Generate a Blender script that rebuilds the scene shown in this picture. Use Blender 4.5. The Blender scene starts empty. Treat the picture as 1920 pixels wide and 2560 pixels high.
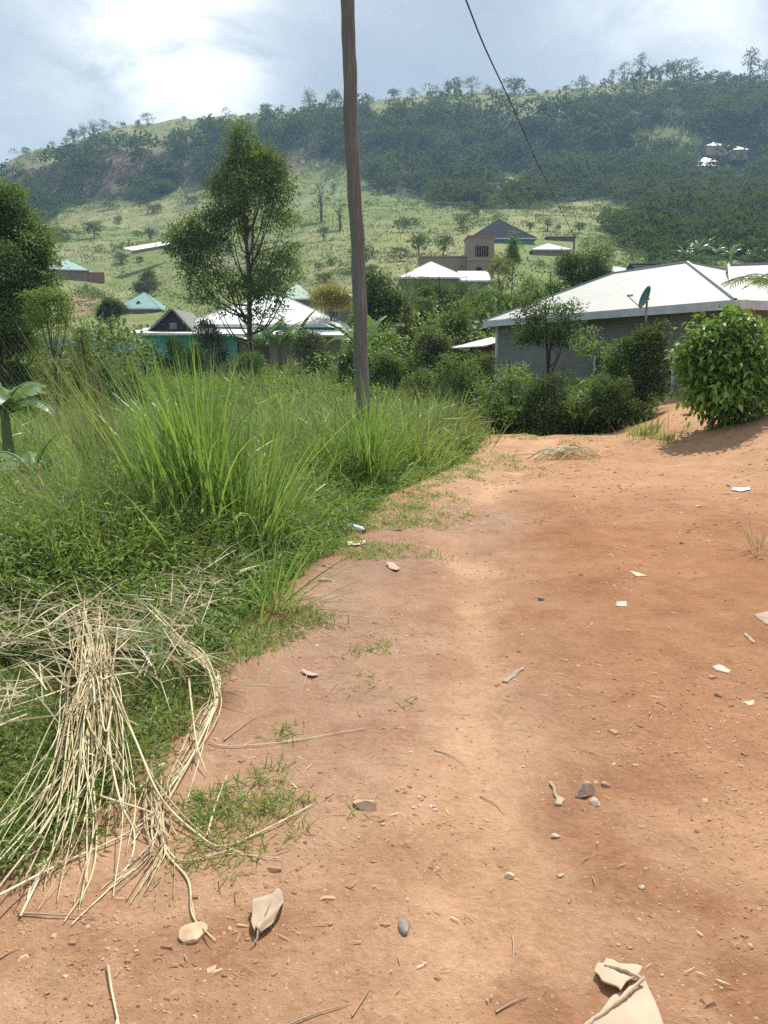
import bpy, bmesh, math, random
import numpy as np
from mathutils import Vector, Matrix
R = math.radians
rng = np.random.default_rng(7)
random.seed(7)
S = bpy.context.scene
COL = S.collection

# ------------------------------------------------------------------ camera
F = 1968.0                       # focal length in pixels of the 1920 x 2560 photograph
PITCH = math.atan(380.0 / F)     # looking slightly down, horizon at row 900
CP, SP = math.cos(PITCH), math.sin(PITCH)
EYE = 1.6
cam = bpy.data.cameras.new('camera')
camo = bpy.data.objects.new('camera', cam); COL.objects.link(camo)
camo.location = (0, 0, EYE)
camo.rotation_euler = (math.pi / 2 - PITCH, 0, 0)
cam.sensor_fit = 'HORIZONTAL'; cam.sensor_width = 36.0
cam.lens = 36.0 * F / 1920.0
cam.clip_start = 0.05; cam.clip_end = 8000
S.camera = camo

# ------------------------------------------------------------------ light, sky, exposure
SUN_EL, SUN_AZ = R(58), R(24)    # ahead of the camera, a little to the right, high
sd = Vector((math.sin(SUN_AZ) * math.cos(SUN_EL), math.cos(SUN_AZ) * math.cos(SUN_EL), math.sin(SUN_EL)))
sun = bpy.data.lights.new('sun', 'SUN'); sun.energy = 5.0; sun.angle = R(1.0); sun.color = (1.0, .95, .87)
suno = bpy.data.objects.new('sun', sun); COL.objects.link(suno)
suno.rotation_euler = (-sd).to_track_quat('-Z', 'Y').to_euler()
suno.location = (0, 0, 50)

S.view_settings.view_transform = 'Standard'; S.view_settings.look = 'None'
S.view_settings.exposure = 0.14; S.view_settings.gamma = 1
S.render.engine = 'CYCLES'
S.cycles.max_bounces = 6; S.cycles.diffuse_bounces = 3; S.cycles.glossy_bounces = 2
S.cycles.transmission_bounces = 3; S.cycles.transparent_max_bounces = 6; S.cycles.volume_bounces = 0
S.cycles.sample_clamp_indirect = 4
S.cycles.use_denoising = False

def pixdir(px, py):
    v = Vector(((px - 960) / F, 0, 0)) + Vector((0, CP, -SP)) + Vector((0, SP, CP)) * ((1280 - py) / F)
    return v.normalized()

W = bpy.data.worlds.new('World'); S.world = W; W.use_nodes = True
nt = W.node_tree; nt.nodes.clear()
def N(tree, typ, **kw):
    n = tree.nodes.new(typ)
    for k, v in kw.items(): setattr(n, k, v)
    return n
def wr_math(tree, op, a, b=None):
    n = N(tree, 'ShaderNodeMath', operation=op)
    for i, v in enumerate((a, b)):
        if v is None: continue
        if isinstance(v, (int, float)): n.inputs[i].default_value = v
        else: tree.links.new(v, n.inputs[i])
    return n.outputs[0]
def ramp(tree, fac, stops, interp='LINEAR'):
    n = N(tree, 'ShaderNodeValToRGB'); n.color_ramp.interpolation = interp
    el = n.color_ramp.elements
    while len(el) < len(stops): el.new(0.5)
    for e, (p, c) in zip(el, stops):
        e.position = p; e.color = (*c, 1) if len(c) == 3 else c
    tree.links.new(fac, n.inputs[0]); return n.outputs[0]
def mixc(tree, fac, a, b, mode='MIX'):
    n = N(tree, 'ShaderNodeMix', data_type='RGBA', blend_type=mode)
    for i, v in ((0, fac), (6, a), (7, b)):
        if isinstance(v, (int, float)): n.inputs[i].default_value = v
        elif isinstance(v, tuple): n.inputs[i].default_value = (*v, 1)
        else: tree.links.new(v, n.inputs[i])
    return n.outputs[2]
def noise(tree, vec, scale, detail=4, rough=.55, dist=0):
    n = N(tree, 'ShaderNodeTexNoise'); n.inputs['Scale'].default_value = scale
    n.inputs['Detail'].default_value = detail; n.inputs['Roughness'].default_value = rough
    n.inputs['Distortion'].default_value = dist
    if vec is not None: tree.links.new(vec, n.inputs['Vector'])
    return n.outputs['Fac']

sky = N(nt, 'ShaderNodeTexSky', sky_type='NISHITA', sun_disc=False)
sky.sun_elevation = SUN_EL; sky.sun_rotation = SUN_AZ; sky.dust_density = 3; sky.air_density = 1.2
tc = N(nt, 'ShaderNodeTexCoord')
gen = tc.outputs['Generated']
sx = N(nt, 'ShaderNodeSeparateXYZ'); nt.links.new(gen, sx.inputs[0])
zz = wr_math(nt, 'ADD', sx.outputs[2], 0.35)
cb = N(nt, 'ShaderNodeCombineXYZ')
nt.links.new(wr_math(nt, 'DIVIDE', sx.outputs[0], zz), cb.inputs[0])
nt.links.new(wr_math(nt, 'DIVIDE', sx.outputs[1], zz), cb.inputs[1])
cn = noise(nt, cb.outputs[0], 1.6, 6, .55, .3)
cloud = ramp(nt, cn, [(.30, (4.2, 4.9, 6.0)), (.50, (5.5, 6.2, 7.3)), (.64, (7.6, 8.2, 8.9))])
fac = None
def spot(px, py, p):
    d = pixdir(px, py)
    v = N(nt, 'ShaderNodeVectorMath', operation='DOT_PRODUCT'); nt.links.new(gen, v.inputs[0]); v.inputs[1].default_value = d
    return wr_math(nt, 'POWER', wr_math(nt, 'MAXIMUM', v.outputs['Value'], 0.0), p)
s1 = spot(390, 30, 200); s2 = spot(470, 170, 500); s3 = spot(1750, -60, 120); s4 = spot(330, -150, 60)
tot = wr_math(nt, 'ADD', wr_math(nt, 'MULTIPLY', s1, .9), wr_math(nt, 'MULTIPLY', s2, .6))
tot = wr_math(nt, 'ADD', tot, wr_math(nt, 'MULTIPLY', s3, .55))
tot = wr_math(nt, 'ADD', tot, wr_math(nt, 'MULTIPLY', s4, .15))
cn2 = noise(nt, cb.outputs[0], 3.4, 5, .6, .4)
tot = wr_math(nt, 'MULTIPLY', tot, ramp(nt, cn2, [(.36, (.35, .35, .35)), (.60, (1.5, 1.5, 1.5))]))
cloud2 = mixc(nt, wr_math(nt, 'MINIMUM', tot, 1.0), cloud, (16, 16.4, 16.2))
skycol = mixc(nt, 0.9, sky.outputs[0], cloud2)
bg = N(nt, 'ShaderNodeBackground'); bg.inputs[1].default_value = 0.09
nt.links.new(skycol, bg.inputs[0])
wo = N(nt, 'ShaderNodeOutputWorld'); nt.links.new(bg.outputs[0], wo.inputs[0])

# ------------------------------------------------------------------ noise and terrain
_perm = np.random.default_rng(3).random((256, 256))
def vnoise(x, y):
    xi = np.floor(x).astype(int); yi = np.floor(y).astype(int)
    fx = x - xi; fy = y - yi; fx = fx * fx * (3 - 2 * fx); fy = fy * fy * (3 - 2 * fy)
    g = lambda a, b: _perm[a & 255, b & 255]
    return (g(xi, yi) * (1 - fx) + g(xi + 1, yi) * fx) * (1 - fy) + (g(xi, yi + 1) * (1 - fx) + g(xi + 1, yi + 1) * fx) * fy
def fbm(x, y, o=4, g=.5):
    s = 0; a = 1; t = 0
    for i in range(o):
        s = s + a * vnoise(x * 2 ** i + 13.7 * i, y * 2 ** i + 7.3 * i); t += a; a *= g
    return s / t
def smooth(t):
    t = np.clip(t, 0, 1); return t * t * (3 - 2 * t)
def zfrom(py, Y):
    t = (1280 - py) / F
    return EYE + Y * (t * CP - SP) / (CP + t * SP)
EY = np.array([-30, 0, 1.95, 2.66, 3.54, 4.73, 6.5, 9.07, 12.8, 17, 25, 60])
EX = np.array([-1.6, -1.5, -1.10, -.80, -.80, -.86, -.45, 0.05, 1.45, 2.3, 6, 14])
def xl(y): return np.interp(y, EY, EX)
TY = np.array([36., 45, 70, 110, 180, 260, 360, 440, 480, 600, 800, 1100])
TX = np.array([-900., 0, 150, 350, 550, 850, 1000, 1250, 1600, 1920, 2900])
TP = np.array([
 [985, 960, 925, 865, 712, 620, 550, 505, 480, 470],
 [985, 960, 920, 860, 712, 620, 550, 500, 452, 436],
 [985, 960, 915, 855, 712, 620, 550, 503, 418, 372],
 [985, 960, 910, 848, 735, 632, 545, 500, 375, 308],
 [985, 960, 905, 830, 715, 605, 525, 465, 360, 290],
 [985, 958, 895, 785, 655, 570, 490, 430, 335, 262],
 [985, 955, 880, 745, 630, 560, 490, 420, 322, 238],
 [985, 955, 872, 725, 602, 550, 495, 420, 310, 226],
 [985, 955, 875, 735, 605, 552, 495, 410, 290, 205],
 [985, 955, 880, 745, 605, 545, 490, 400, 280, 200],
 [985, 955, 880, 745, 605, 545, 490, 400, 280, 190]], float)
TZ = np.zeros((len(TX), len(TY)))
for i in range(len(TX)):
    for j in range(10): TZ[i, j] = zfrom(TP[i, j], TY[j])
    TZ[i, 10] = TZ[i, 9] * .9; TZ[i, 11] = TZ[i, 9] * .5
def far_h(x, y):
    yc = np.clip(y, 36, 1100)
    u = np.clip(960 + F * x / (yc * .985), TX[0], TX[-1])
    ui = np.clip(np.searchsorted(TX, u) - 1, 0, len(TX) - 2); uf = smooth((u - TX[ui]) / (TX[ui + 1] - TX[ui]))
    yi = np.clip(np.searchsorted(TY, yc) - 1, 0, len(TY) - 2); yf = (yc - TY[yi]) / (TY[yi + 1] - TY[yi])
    z = (TZ[ui, yi] * (1 - yf) + TZ[ui, yi + 1] * yf) * (1 - uf) + (TZ[ui + 1, yi] * (1 - yf) + TZ[ui + 1, yi + 1] * yf) * uf
    a = smooth((yc - 60) / 250)
    z = z + a * (9 * (fbm(x / 90, y / 90, 4) - .5) + 3.5 * (fbm(x / 22 + 5, y / 40, 3) - .5))
    # gullies running down the escarpment
    g = smooth((yc - 380) / 60) * (1 - smooth((yc - 520) / 60))
    z = z - g * 9 * np.abs(fbm(x / 26 + 3, y / 160, 3) - .5) * 2
    return z
def near_h(x, y):
    z = 0.05 * (fbm(x / 1.7 + 3, y / 1.7, 3) - .5) + .028 * (fbm(x / .45, y / .45 + 9, 4) - .5) + .010 * (fbm(x / .09, y / .09 + 2, 2) - .5)
    s = xl(y) - x
    off = smooth(s / .5)
    z = z + off * .10 * (fbm(x / .8, y / .8 + 4, 3) - .4)
    z = z - .06 * smooth(s / .25) * smooth((y - 4.0) / 2)
    z = z - smooth((s - .5) / 5) * .35
    z = z - .35 * smooth((y - 9) / 10) * smooth(s / 2)
    # humps and worn ruts of the track
    z = z + .10 * np.exp(-((y - 15.2) / 1.6) ** 2 - ((x - 3.6) / 2.4) ** 2)
    z = z + .09 * np.exp(-((y - 9.6) / 1.3) ** 2 - ((x - 1.8) / 1.6) ** 2)
    z = z - .07 * np.exp(-((y - 6.9) / 1.2) ** 2 - ((x - .9) / 1.0) ** 2)
    z = z + .06 * np.exp(-((y - 5.4) / 1.0) ** 2 - ((x - 2.2) / 1.0) ** 2)
    z = z - .045 * np.exp(-((x - np.interp(y, [0, 3, 5, 8, 12, 16], [.15, .35, .60, .85, 2.2, 3.4])) / .22) ** 2) * smooth((y - 1.5) / 2)
    z = z - .035 * np.exp(-((x - np.interp(y, [0, 3, 5, 8, 12, 16], [1.6, 1.8, 2.1, 2.5, 3.9, 5.0])) / .25) ** 2) * smooth((y - 1.5) / 2)
    z = z - .75 * smooth((y - 16.6) / 5.5) * (1 - smooth((x - 5.0) / 4))
    z = z + .72 * smooth((x - 4.3 - .06 * (fbm(x, y) - .5)) / 3.2) * smooth((y - 6.5) / 6)
    return z
def H(x, y):
    x = np.asarray(x, float); y = np.asarray(y, float)
    t = smooth((y - 22) / 16)
    return near_h(x, np.minimum(y, 60)) * (1 - t) + far_h(x, y) * t
def hz(x, y): return float(H(np.array([x]), np.array([y]))[0])
def P(px, py, Y):
    Z = zfrom(py, Y); zc = Y * CP - (Z - EYE) * SP
    return Vector(((px - 960) / F * zc, Y, Z))
def pxy(x, y, z):
    zc = np.maximum(y * CP - (z - EYE) * SP, .01)
    return 960 + F * x / zc, 1280 - F * (y * SP + (z - EYE) * CP) / zc
def G(px, py, h=0.0, smax=60):
    """where the ray through a picture point meets the ground (plus h)"""
    d = pixdir(px, py); s = np.linspace(1.5, smax, 4000)
    x, y, z = d.x * s, d.y * s, EYE + d.z * s
    k = np.argmax(z < H(x, y) + h)
    if k == 0: k = len(s) - 1
    a, b = s[max(k - 1, 0)], s[k]
    for _ in range(12):
        m = (a + b) / 2
        if EYE + d.z * m < hz(d.x * m, d.y * m) + h: b = m
        else: a = m
    return Vector((d.x * b, d.y * b, hz(d.x * b, d.y * b) + h))

# forest cover over the hill, described in the photograph's own rows and columns
def poly_in(px, py, pts):
    r = np.zeros(px.shape, bool); n = len(pts)
    for i in range(n):
        x0, y0 = pts[i]; x1, y1 = pts[(i + 1) % n]
        c = (y0 > py) != (y1 > py)
        r ^= c & (px < (x1 - x0) * (py - y0) / ((y1 - y0) if y1 != y0 else 1e-9) + x0)
    return r
WOODS = [
 [(760, 305), (860, 297), (980, 290), (1080, 268), (1200, 286), (1330, 292), (1420, 268), (1470, 236), (1700, 215), (2600, 203), (2600, 560), (1960, 560), (1850, 545), (1700, 548), (1560, 520), (1500, 500), (1300, 525), (1180, 525), (1060, 500), (930, 470), (900, 440), (840, 400), (760, 385)],
 [(40, 455), (150, 398), (230, 376), (330, 364), (420, 356), (520, 336), (620, 322), (620, 500), (540, 490), (480, 440), (430, 470), (350, 500), (250, 500), (180, 520), (120, 560), (60, 560), (-600, 600), (-600, 485)],
 [(640, 340), (760, 285), (830, 290), (860, 380), (760, 410), (700, 435), (640, 450)],
 [(1500, 560), (1700, 545), (2600, 550), (2600, 700), (1930, 690), (1850, 650), (1640, 660), (1560, 620)],
]
OPEN = [[(262, 398), (338, 392), (350, 470), (272, 484)], [(378, 372), (418, 368), (424, 425), (384, 430)], [(712, 372), (760, 366), (765, 430), (715, 438)], [(1570, 330), (1700, 320), (1760, 345), (1740, 385), (1600, 375)], [(1180, 430), (1330, 440), (1380, 470), (1250, 480)], [(940, 400), (1010, 395), (1040, 430), (960, 440)]]
def woods(px, py, x, y):
    w = 17 * (fbm(x / 30, y / 60, 3) - .5) * 2
    a = np.zeros(px.shape, bool)
    for p in WOODS: a |= poly_in(px + w, py + w, p)
    for p in OPEN: a &= ~poly_in(px, py, p)
    return a & (y > 75)

# ------------------------------------------------------------------ mesh helpers
def link(name, me, mat=None, parent=None):
    o = bpy.data.objects.new(name, me); COL.objects.link(o)
    if mat is not None:
        for m in (mat if isinstance(mat, (list, tuple)) else [mat]): me.materials.append(m)
    if parent is not None: o.parent = parent
    return o
def quads(name, V, Q, tint=None, smoothf=False, col=None):
    """a mesh of four-sided faces straight from arrays"""
    V = np.ascontiguousarray(V, np.float32).reshape(-1, 3); Q = np.ascontiguousarray(Q, np.int32).reshape(-1, 4)
    me = bpy.data.meshes.new(name)
    me.vertices.add(len(V)); me.vertices.foreach_set('co', V.ravel())
    me.loops.add(Q.size); me.loops.foreach_set('vertex_index', Q.ravel())
    me.polygons.add(len(Q))
    me.polygons.foreach_set('loop_start', np.arange(0, Q.size, 4, dtype=np.int32))
    me.polygons.foreach_set('use_smooth', np.full(len(Q), smoothf, bool))
    me.update(calc_edges=True)
    if tint is not None:
        a = me.attributes.new('tint', 'FLOAT', 'POINT'); a.data.foreach_set('value', np.ascontiguousarray(tint, np.float32).ravel())
    if col is not None:
        a = me.attributes.new('Col', 'FLOAT_COLOR', 'POINT'); a.data.foreach_set('color', np.ascontiguousarray(col, np.float32).ravel())
    return me
def join_np(parts):
    Vs, Qs, Ts, k = [], [], [], 0
    for V, Q, T in parts:
        Vs.append(V.reshape(-1, 3)); Qs.append(Q.reshape(-1, 4) + k); Ts.append(np.asarray(T).ravel()); k += len(Vs[-1])
    return np.concatenate(Vs), np.concatenate(Qs), np.concatenate(Ts)
def blades(pos, yaw, L, w, lean, droop, tint, k=4, twist=None):
    """curved tapering grass blades"""
    n = len(pos); t = np.linspace(0, 1, k + 1)[None]
    phi = lean[:, None] + droop[:, None] * t ** 1.6
    ds = (L / k)[:, None]
    hh = np.concatenate([np.zeros((n, 1)), np.cumsum(np.sin((phi[:, 1:] + phi[:, :-1]) / 2) * ds, 1)], 1)
    zz_ = np.concatenate([np.zeros((n, 1)), np.cumsum(np.cos((phi[:, 1:] + phi[:, :-1]) / 2) * ds, 1)], 1)
    c, s = np.cos(yaw)[:, None], np.sin(yaw)[:, None]
    C = np.stack([pos[:, 0:1] + c * hh, pos[:, 1:2] + s * hh, pos[:, 2:3] + zz_], -1)
    wd = w[:, None] * .5 * (1 - t ** 2.2) * (.55 + 1.5 * t * (1 - t)) + w[:, None] * .03
    tw = (rng.uniform(-.9, .9, n) if twist is None else twist)[:, None]
    side = np.stack([-s * np.cos(tw) + 0 * t, c * np.cos(tw) + 0 * t, np.sin(tw) + 0 * t], -1)
    V = np.stack([C - side * wd[..., None], C + side * wd[..., None]], 2).reshape(n, -1, 3)
    base = np.arange(k)[:, None] * 2 + np.array([0, 1, 3, 2])[None]
    Q = (np.arange(n)[:, None, None] * (2 * (k + 1)) + base[None])
    return V, Q, np.repeat(tint, 2 * (k + 1))
def rotmats(fw, roll):
    """frames whose Y axis runs along fw"""
    fw = fw / (np.linalg.norm(fw, axis=1, keepdims=True) + 1e-9)
    up = np.where(np.abs(fw[:, 2:3]) > .95, np.array([[1., 0, 0]]), np.array([[0, 0, 1.]]))
    sx_ = np.cross(fw, up); sx_ /= np.linalg.norm(sx_, axis=1, keepdims=True) + 1e-9
    nz = np.cross(sx_, fw)
    c, s = np.cos(roll)[:, None], np.sin(roll)[:, None]
    a = sx_ * c + nz * s; b = -sx_ * s + nz * c
    return np.stack([a, fw, b], -1)
def leaves(pos, fw, size, aspect, tint, hi=False, roll=None):
    """leaf faces: a folded diamond far off, a cupped drooping blade close by"""
    n = len(pos)
    M = rotmats(fw, rng.uniform(-.9, .9, n) if roll is None else roll)
    if hi:
        rows = [(0, .02, 0), (.3, .9, .02), (.62, .85, -.04), (1, .02, -.22)]
        T = []
        for (y, wx, z) in rows:
            for sx2 in (-1, 0, 1): T.append((sx2 * wx * .5, y, z + (abs(sx2) * .10 * wx)))
        T = np.array(T); q = []
        for i in range(3):
            for j in range(2): q.append((i * 3 + j, i * 3 + j + 1, i * 3 + j + 4, i * 3 + j + 3))
        q = np.array(q)
    else:
        T = np.array([(0, 0, 0), (.5, .45, .06), (0, 1, -.1), (-.5, .45, .06)]); q = np.array([(0, 1, 2, 3)])
    L = T[None] * np.stack([size * aspect, size, size], -1)[:, None]
    V = np.einsum('nij,nkj->nki', M, L) + pos[:, None]
    Q = np.arange(n)[:, None, None] * len(T) + q[None]
    return V, Q, np.repeat(tint, len(T))
def tube_np(pts, rad, nseg=7):
    pts = np.asarray(pts, float); n = len(pts); rad = np.broadcast_to(np.asarray(rad, float), (n,))
    tg = np.gradient(pts, axis=0); M = rotmats(tg, np.zeros(n))
    a = np.linspace(0, 2 * np.pi, nseg, endpoint=False)
    ring = M[:, :, 0][:, None] * np.cos(a)[None, :, None] + M[:, :, 2][:, None] * np.sin(a)[None, :, None]
    V = pts[:, None] + ring * rad[:, None, None]
    i = np.arange(n - 1)[:, None] * nseg; j = np.arange(nseg)[None]; j2 = (j + 1) % nseg
    Q = np.stack([i + j, i + j2, i + nseg + j2, i + nseg + j], -1).reshape(-1, 4)
    V = np.concatenate([V.reshape(-1, 3), pts[:1], pts[-1:]]); c0 = n * nseg
    caps = [(c0, (k + 1) % nseg, k, c0) for k in range(0)]
    return V, Q, np.full(len(V), .5)
def catmull(pts, m=8):
    p = np.asarray(pts, float); p = np.concatenate([[2 * p[0] - p[1]], p, [2 * p[-1] - p[-2]]]); out = []
    for i in range(1, len(p) - 2):
        for t in np.linspace(0, 1, m, endpoint=False):
            a, b, c, d = p[i - 1], p[i], p[i + 1], p[i + 2]
            out.append(.5 * (2 * b + (c - a) * t + (2 * a - 5 * b + 4 * c - d) * t * t + (3 * b - a - 3 * c + d) * t ** 3))
    out.append(p[-2]); return np.array(out)
def tag(o, label=None, cat=None, group=None, kind=None):
    if label: o['label'] = label
    if cat: o['category'] = cat
    if group: o['group'] = group
    if kind: o['kind'] = kind
    return o
def empty(name, loc, rz=0, sc=None):
    o = bpy.data.objects.new(name, None); COL.objects.link(o); o.location = loc; o.rotation_euler = (0, 0, rz)
    o.empty_display_size = .2
    if sc is not None: o.scale = sc
    return o
def copy_tree(root):
    c = root.copy(); COL.objects.link(c)
    for ch in list(root.children):
        d = ch.copy(); COL.objects.link(d); d.parent = c
        for g in list(ch.children):
            e = g.copy(); COL.objects.link(e); e.parent = d
    return c
class MB:
    def __init__(s): s.v = []; s.f = []
    def poly(s, pts): k = len(s.v); s.v += [tuple(p) for p in pts]; s.f.append(tuple(range(k, k + len(pts))))
    def box(s, a, b):
        (x0, y0, z0), (x1, y1, z1) = a, b; k = len(s.v)
        s.v += [(x0, y0, z0), (x1, y0, z0), (x1, y1, z0), (x0, y1, z0), (x0, y0, z1), (x1, y0, z1), (x1, y1, z1), (x0, y1, z1)]
        s.f += [tuple(k + i for i in q) for q in ((0, 3, 2, 1), (4, 5, 6, 7), (0, 1, 5, 4), (1, 2, 6, 5), (2, 3, 7, 6), (3, 0, 4, 7))]
    def slab(s, pts, th):
        """a polygon given thickness along its normal"""
        P_ = [Vector(p) for p in pts]; nrm = (P_[1] - P_[0]).cross(P_[2] - P_[0]).normalized() * th
        k = len(s.v); n = len(P_); s.v += [tuple(p) for p in P_] + [tuple(p - nrm) for p in P_]
        s.f.append(tuple(range(k, k + n))); s.f.append(tuple(reversed(range(k + n, k + 2 * n))))
        for i in range(n): j = (i + 1) % n; s.f.append((k + i, k + n + i, k + n + j, k + j))
    def build(s, name, mat, parent=None, sm=False):
        me = bpy.data.meshes.new(name); me.from_pydata(s.v, [], s.f); me.update()
        bm = bmesh.new(); bm.from_mesh(me); bmesh.ops.recalc_face_normals(bm, faces=bm.faces); bm.to_mesh(me); bm.free()
        if sm: me.shade_smooth()
        return link(name, me, mat, parent)

# ------------------------------------------------------------------ materials
def newmat(name):
    m = bpy.data.materials.new(name); m.use_nodes = True; t = m.node_tree; b = t.nodes['Principled BSDF']
    return m, t, b
def leafmat(name, stops, rough=.45, trans=.35, spec=.4, var=.25):
    m, t, b = newmat(name)
    at = N(t, 'ShaderNodeAttribute', attribute_name='tint')
    oi = N(t, 'ShaderNodeObjectInfo')
    f = wr_math(t, 'ADD', at.outputs['Fac'], wr_math(t, 'MULTIPLY', wr_math(t, 'SUBTRACT', oi.outputs['Random'], .5), var))
    c = ramp(t, f, stops)
    t.links.new(c, b.inputs['Base Color']); b.inputs['Roughness'].default_value = rough
    b.inputs['Specular IOR Level'].default_value = spec
    tr = N(t, 'ShaderNodeBsdfTranslucent')
    t.links.new(mixc(t, .6, c, (.30, .42, .05), 'MIX') if trans > 0 else c, tr.inputs[0])
    mx = N(t, 'ShaderNodeMixShader'); mx.inputs[0].default_value = trans
    t.links.new(b.outputs[0], mx.inputs[1]); t.links.new(tr.outputs[0], mx.inputs[2])
    t.links.new(mx.outputs[0], t.nodes['Material Output'].inputs[0])
    return m
M = {}
M['grass'] = leafmat('meadow_grass', [(0, (.10, .16, .035)), (.45, (.25, .35, .08)), (.8, (.40, .46, .15)), (1, (.56, .52, .27))], trans=.45, var=0)
M['lush'] = leafmat('lush_grass', [(0, (.09, .18, .04)), (.5, (.20, .37, .08)), (1, (.42, .54, .22))], trans=.5, rough=.35, var=0)
M['gold'] = leafmat('seeding_grass', [(0, (.16, .17, .05)), (.5, (.36, .31, .12)), (1, (.6, .52, .28))], trans=.2, var=0)
M['straw'] = leafmat('dry_straw', [(0, (.26, .19, .10)), (.5, (.50, .41, .24)), (1, (.74, .66, .42))], trans=.1, var=0)
M['herb'] = leafmat('herb_leaf', [(0, (.06, .11, .03)), (.5, (.19, .29, .075)), (.85, (.34, .43, .14)), (1, (.46, .52, .24))], trans=.45, var=.1)
M['dark'] = leafmat('dark_leaf', [(0, (.022, .046, .020)), (.5, (.065, .115, .045)), (1, (.17, .24, .10))], rough=.6, spec=.25, trans=.25)
M['mid'] = leafmat('mid_leaf', [(0, (.04, .075, .025)), (.5, (.115, .185, .055)), (1, (.27, .36, .13))], rough=.55, spec=.3, trans=.3)
M['bright'] = leafmat('bright_leaf', [(0, (.05, .105, .025)), (.5, (.15, .26, .06)), (1, (.32, .44, .13))], trans=.35)
M['olive'] = leafmat('olive_leaf', [(0, (.08, .09, .03)), (.5, (.19, .21, .07)), (1, (.34, .34, .14))], trans=.25)
M['yellow'] = leafmat('yellow_leaf', [(0, (.18, .13, .03)), (.5, (.38, .29, .07)), (1, (.55, .43, .14))], trans=.3)
M['banana'] = leafmat('banana_leaf', [(0, (.06, .14, .05)), (.5, (.17, .29, .12)), (1, (.36, .50, .26))], trans=.3, rough=.35, spec=.6)
M['greyleaf'] = leafmat('grey_leaf', [(0, (.04, .055, .035)), (.5, (.10, .125, .08)), (1, (.22, .26, .18))], trans=.2)
M['gloss'] = leafmat('glossy_leaf', [(0, (.03, .075, .015)), (.5, (.09, .20, .035)), (.85, (.20, .36, .07)), (1, (.34, .50, .12))], trans=.35, rough=.42, spec=.4, var=0)
M['hillscrub'] = leafmat('hill_scrub', [(0, (.05, .08, .035)), (.5, (.12, .16, .06)), (1, (.24, .27, .12))], trans=.25, var=0, rough=.85, spec=.08)
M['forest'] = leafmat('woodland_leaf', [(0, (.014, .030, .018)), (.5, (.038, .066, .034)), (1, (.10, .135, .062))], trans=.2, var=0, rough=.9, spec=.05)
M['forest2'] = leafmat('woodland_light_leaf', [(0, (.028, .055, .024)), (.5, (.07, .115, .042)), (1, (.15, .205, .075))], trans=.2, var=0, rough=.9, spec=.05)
M['flower'] = leafmat('yellow_petals', [(0, (.7, .42, .02)), (1, (.9, .7, .05))], trans=.2, var=0)
M['wflower'] = leafmat('pale_petals', [(0, (.6, .6, .6)), (1, (.8, .78, .8))], trans=.2, var=0)

def plainmat(name, col, rough=.8, nscale=3, amt=.25, metal=0, bump=0, bscale=20, dirt=None, spec=.5, bd=None):
    m, t, b = newmat(name)
    co = N(t, 'ShaderNodeTexCoord').outputs['Object']
    n = noise(t, co, nscale, 6, .65)
    lo = tuple(c * (1 - amt) for c in col); hi = tuple(min(1, c * (1 + amt)) for c in col)
    c = ramp(t, n, [(.3, lo), (.5, col), (.7, hi)])
    if dirt:
        n2 = noise(t, co, nscale * .35, 5, .7, .6)
        c = mixc(t, ramp(t, n2, [(.48, (0, 0, 0)), (.70, (1, 1, 1))]), c, dirt)
    t.links.new(c, b.inputs['Base Color']); b.inputs['Roughness'].default_value = rough; b.inputs['Metallic'].default_value = metal
    b.inputs['Specular IOR Level'].default_value = spec
    if bump:
        bp = N(t, 'ShaderNodeBump'); bp.inputs['Strength'].default_value = bump; bp.inputs['Distance'].default_value = .02 if bscale < 30 else .0012
        t.links.new(noise(t, co, bscale, 5, .7), bp.inputs['Height']); t.links.new(bp.outputs[0], b.inputs['Normal'])
    return m
def roofmat(name, col, rough=.35, metal=.4, pitch=7.0, axis=0, dirt=(.45, .42, .36)):
    """corrugated sheet metal"""
    m, t, b = newmat(name)
    co = N(t, 'ShaderNodeTexCoord').outputs['Object']
    n = noise(t, co, .8, 6, .7)
    c = mixc(t, ramp(t, n, [(.5, (0, 0, 0)), (.75, (.45, .45, .45))]), col, dirt)
    t.links.new(c, b.inputs['Base Color']); b.inputs['Roughness'].default_value = rough; b.inputs['Metallic'].default_value = metal
    w2 = N(t, 'ShaderNodeTexWave', bands_direction='X', wave_profile='SAW'); w2.inputs['Scale'].default_value = .36; w2.inputs['Distortion'].default_value = .15; t.links.new(co, w2.inputs['Vector'])
    c = mixc(t, ramp(t, w2.outputs['Fac'], [(0, (.8, .8, .8)), (.03, (0, 0, 0))]), c, tuple(k * .6 for k in dirt))
    mp = N(t, 'ShaderNodeMapping'); mp.inputs['Scale'].default_value = (3.0, .35, .35); t.links.new(co, mp.inputs[0])
    c = mixc(t, ramp(t, noise(t, mp.outputs[0], 1.2, 6, .7), [(.5, (0, 0, 0)), (.75, (.5, .5, .5))]), c, dirt)
    t.links.new(c, b.inputs['Base Color'])
    w = N(t, 'ShaderNodeTexWave', bands_direction='X' if axis == 0 else 'Y', wave_profile='SIN'); w.inputs['Scale'].default_value = pitch
    t.links.new(co, w.inputs['Vector'])
    bp = N(t, 'ShaderNodeBump'); bp.inputs['Strength'].default_value = .5; bp.inputs['Distance'].default_value = .02
    t.links.new(w.outputs['Fac'], bp.inputs['Height']); t.links.new(bp.outputs[0], b.inputs['Normal'])
    return m
M['bark'] = plainmat('bark', (.12, .09, .07), .9, 6, .4, bump=.6)
M['palebark'] = plainmat('pale_bark', (.22, .19, .15), .9, 5, .35, bump=.5)
M['bstem'] = plainmat('banana_stem', (.14, .17, .07), .7, 4, .4)
M['roofwhite'] = roofmat('white_sheet_roof', (.84, .84, .80), .5, .05, 5.0, 0, dirt=(.62, .58, .50))
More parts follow.
